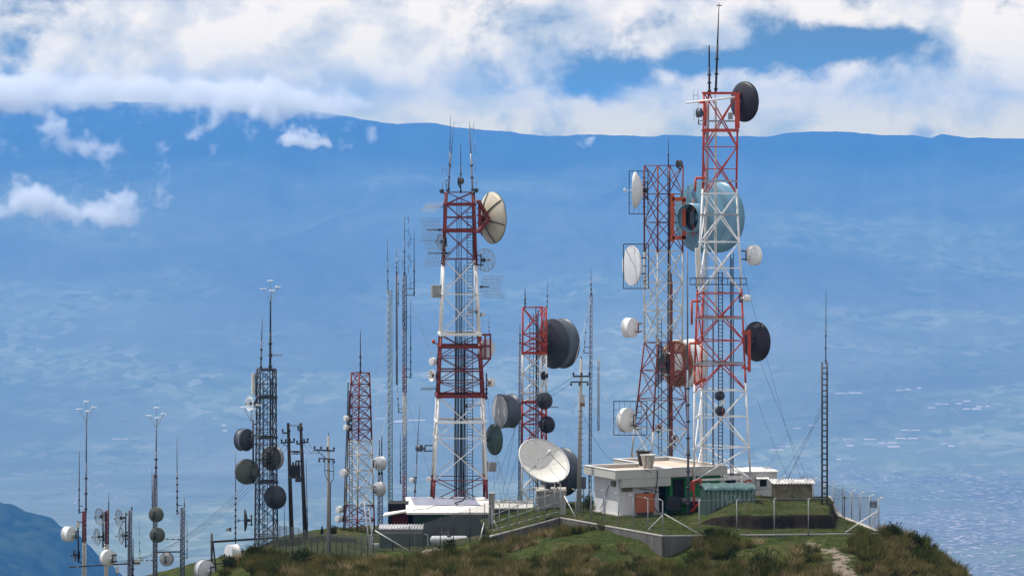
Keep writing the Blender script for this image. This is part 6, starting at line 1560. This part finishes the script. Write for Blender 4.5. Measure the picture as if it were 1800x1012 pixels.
# short turf keeps to the bank below the wall and the flat beside the path
turf = ((px > 880) & (px < 1160) & (py < 985)) | ((px > 1270) & (px < 1570) & (py < 1000)) | ((px > 640) & (px < 760) & (py < 985))
keep = ~inside_yard(x, y) & ~on_path(x, y) & (dn > np.where(turf, .14, -.04)) & (px > 330)
keep &= ~((px > 1110) & (px < 1232) & (py < 990)) & ~((px < 390) & (y > 238))
keep &= ~((y > 247.5) & (px > 440) & (px < 880))
_cell = {}
for _i in np.flatnonzero(keep):
    _k = (int(x[_i] / .42), int(y[_i] / .42))
    if _k in _cell: keep[_i] = False
    _cell[_k] = 1
keep &= ~((px > 1240) & (px < 1540) & (py < 956))
x, y, zz, dn = x[keep], y[keep], zz[keep], dn[keep]
tone = np.clip(.45 + .6 * fbm(x / 3, y / 3 + 9, 3) + r_.normal(0, .22, len(x)), 0, 1)
# taller clumps gathered where the slope is roughest
bx, by = [], []
for (cx, cy_, sx, sy, n) in ((1262, 235.5, 30, 1.6, 46), (1640, 236, 60, 2.5, 110), (1560, 233, 60, 2.5, 70), (1340, 228, 120, 2.0, 90), (700, 229, 260, 2.5, 130), (450, 240, 50, 2.5, 60), (1000, 228, 160, 2.0, 60), (560, 240, 60, 2.0, 50), (860, 243, 40, 2.0, 26), (790, 243, 30, 1.5, 20)):
    yy_ = r_.normal(cy_, sy, n); pxx = r_.normal(cx, sx, n); bx.append((pxx - 900) / FPX * yy_); by.append(yy_)
bx, by = np.concatenate(bx), np.concatenate(by); k = ~inside_yard(bx, by) & ~on_path(bx, by) & (px_of(bx, by) > 432); _pz = 250 + (CZ - hill_z(bx, by)) / by * FPX; _px = px_of(bx, by); k &= ~((_px > 1020) & (_px < 1225) & (_pz < 1004)) & ~((_px > 1290) & (_px < 1500) & (_pz < 985)); bx, by = bx[k], by[k]; bz = hill_z(bx, by)
bt = np.clip(.38 + .5 * fbm(bx / 2, by / 2 + 2, 2) + r_.normal(0, .18, len(bx)), 0, 1)
blades('tall_tussock_grass', bx, by, bz, 170, r_.uniform(.6, 1.25, len(bx)), r_.uniform(.18, .42, len(bx)), .5, .020, bt, M_tus, 'tall dark tussock clumps standing out on the slope', 15)
blades('tussock_grass', x, y, zz, 80, r_.uniform(.28, .95, len(x)) ** 1.1, r_.uniform(.10, .26, len(x)), .62, .017, tone, M_tus, 'brown and olive tussock grass covering the slope in the foreground', 5)
# fine short turf everywhere
N = 26000; x = r_.uniform(-34, 34, N); y = r_.uniform(219, 262, N); k = ~inside_yard(x, y) & ~on_path(x, y); x, y = x[k], y[k]; zz = hill_z(x, y)
tone = np.clip(.45 + .6 * fbm(x / 2.2, y / 2.2 + 4, 3), 0, 1)
blades('short_grass', x, y, zz, 12, r_.uniform(.07, .20, len(x)), r_.uniform(.15, .3, len(x)), .5, .016, tone, M_turf, 'short green turf between the tussocks', 6)
N = 16000; x = r_.uniform(-2, 24, N); y = r_.uniform(236, 262, N); k = inside_yard(x, y) & (y > np.interp(px_of(x, y), [862, 985, 1165, 1545], [247.3, 250.1, 238.2, 239.7])) & (px_of(x, y) < 1540 - (y - 239) * 6.5)
x, y = x[k], y[k]; zz = yard_z(x, y); k = (mound(x, y) < .03) | (mound(x, y) > .72); x, y, zz = x[k], y[k], zz[k]
tone = np.clip(.6 + .5 * fbm(x / 1.6, y / 1.6 + 4, 3), 0, 1)
blades('yard_grass', x, y, zz, 10, r_.uniform(.06, .22, len(x)), r_.uniform(.12, .26, len(x)), .5, .015, tone, M_turf, 'uncut yellowing grass inside the walled yard', 8)

def shrub(label, px, py, Y, wpx, hpx, seed, n=1300, cone=False, zb=None):
    r = np.random.default_rng(seed); s = ppm(Y); b = P(px, py, Y); b.z = hz(b.x, b.y) if zb is None else zb
    H, W_ = hpx * s, wpx * s / 2; root = thing('shrub', label, 'shrub', b, 'dark shrubs on the hilltop')
    mb = MB()
    tips = []
    for k in range(9):
        a = r.uniform(0, 6.28); t = Vector((math.cos(a) * W_ * .6 * r.uniform(.3, 1), math.sin(a) * W_ * .6 * r.uniform(.3, 1), H * r.uniform(.5, .85))); mb.bar(b - Vector((0, 0, .1)), b + t, .05, 0, 5, w2=.015); tips.append(t)
    mb.build('stems', M_wood, root)
    c = []; ton = []
    lumps = [(Vector((r.normal(0, .38) * W_, r.normal(0, .38) * W_, H * r.uniform(.25, .85))), r.uniform(.22, .45)) for _ in range(11)]
    m = MB()
    for k in range(n):
        lc, lr = lumps[int(r.integers(len(lumps)))]; d = Vector(r.normal(0, 1, 3)); d.normalize(); d *= r.uniform(.3, 1.1) ** .5
        q = lc + Vector((d.x * lr * W_ * 1.6, d.y * lr * W_ * 1.6, d.z * lr * H * .9))
        if cone: q.x *= 1.15 - q.z / H; q.y *= 1.15 - q.z / H
        if q.z < .02: q.z = .02
        L = r.uniform(.05, .12); e = Vector(r.normal(0, 1, 3)); e.z = abs(e.z) + .5; e.normalize(); f = e.cross(Vector(r.normal(0, 1, 3))).normalized() * L * .4
        q = q + b; m.add([q - f, q + f, q + e * L], [(0, 1, 2)]); ton += [float(np.clip(r.normal(.5, .25), 0, 1))] * 3
    o = m.build('foliage', M_leaf, root); at = o.data.attributes.new('tone', 'FLOAT', 'POINT'); at.data.foreach_set('value', ton)
    return root
for a in (('round dark shrub just right of the end of the right-hand fence', 1572, 950, 238.2, 34, 34, 1), ('spiky dark shrub on the skyline, further right down the slope', 1610, 968, 237.5, 24, 34, 2), 
          ('dark shrub hiding the foot of the front wall by the fence post', 1250, 960, 236.5, 40, 30, 4), ('large dark bush at the bottom between the wall corner and the path', 1345, 1018, 229, 60, 40, 6),
          ('dark bush on the left shoulder, in front of the dark tower', 448, 992, 242.5, 40, 26, 7), ('wide dark bush left of centre, below the wooden poles', 520, 1005, 240, 62, 36, 8), ('small dark bush at the far left tip of the grass', 402, 1008, 242.5, 34, 22, 10),
          ('bush in the grass below the white gas cylinder', 787, 975, 245, 36, 32, 12), ('dark bush on the bank below the pillar', 858, 968, 246, 30, 22, 13)):
    shrub(*a)
shrub('small cone-shaped shrub behind the grey curved fence, left one', 566, 944, 272, 12, 18, 14, 500, True); shrub('small ragged shrub behind the grey curved fence, right one', 586, 944, 272, 16, 20, 15, 500)
shrub('low bush at the foot of the tapered concrete pole', 1033, 908, 253, 26, 26, 16, 700, zb=0.0)
def rock(label, px, py, Y, r, seed):
    b = P(px, py, Y); b.z = hz(b.x, b.y) + r * .3; rr = np.random.default_rng(seed); m = MB()
    root = thing('rock', label, 'rock', b, None); v = ICO_V * (1 + .35 * pnoise(ICO_V[:, 0] * 1.8 + seed, ICO_V[:, 2] * 1.8 + ICO_V[:, 1])[:, None]) * np.array([1.3, 1, .65]) * r
    m.add([Vector(q) + b for q in v], [tuple(f) for f in ICO_F]); m.build('stone', M_rock, root)
rock('pale boulder in the grass at the left of the white gas cylinder', 768, 972, 246.5, .75, 1)
rock('pale flat stone on the turf below the right end of the wall', 1531, 944, 237.6, .28, 2); rock('small whitish stone just below the flat stone', 1537, 950, 237.2, .16, 3)
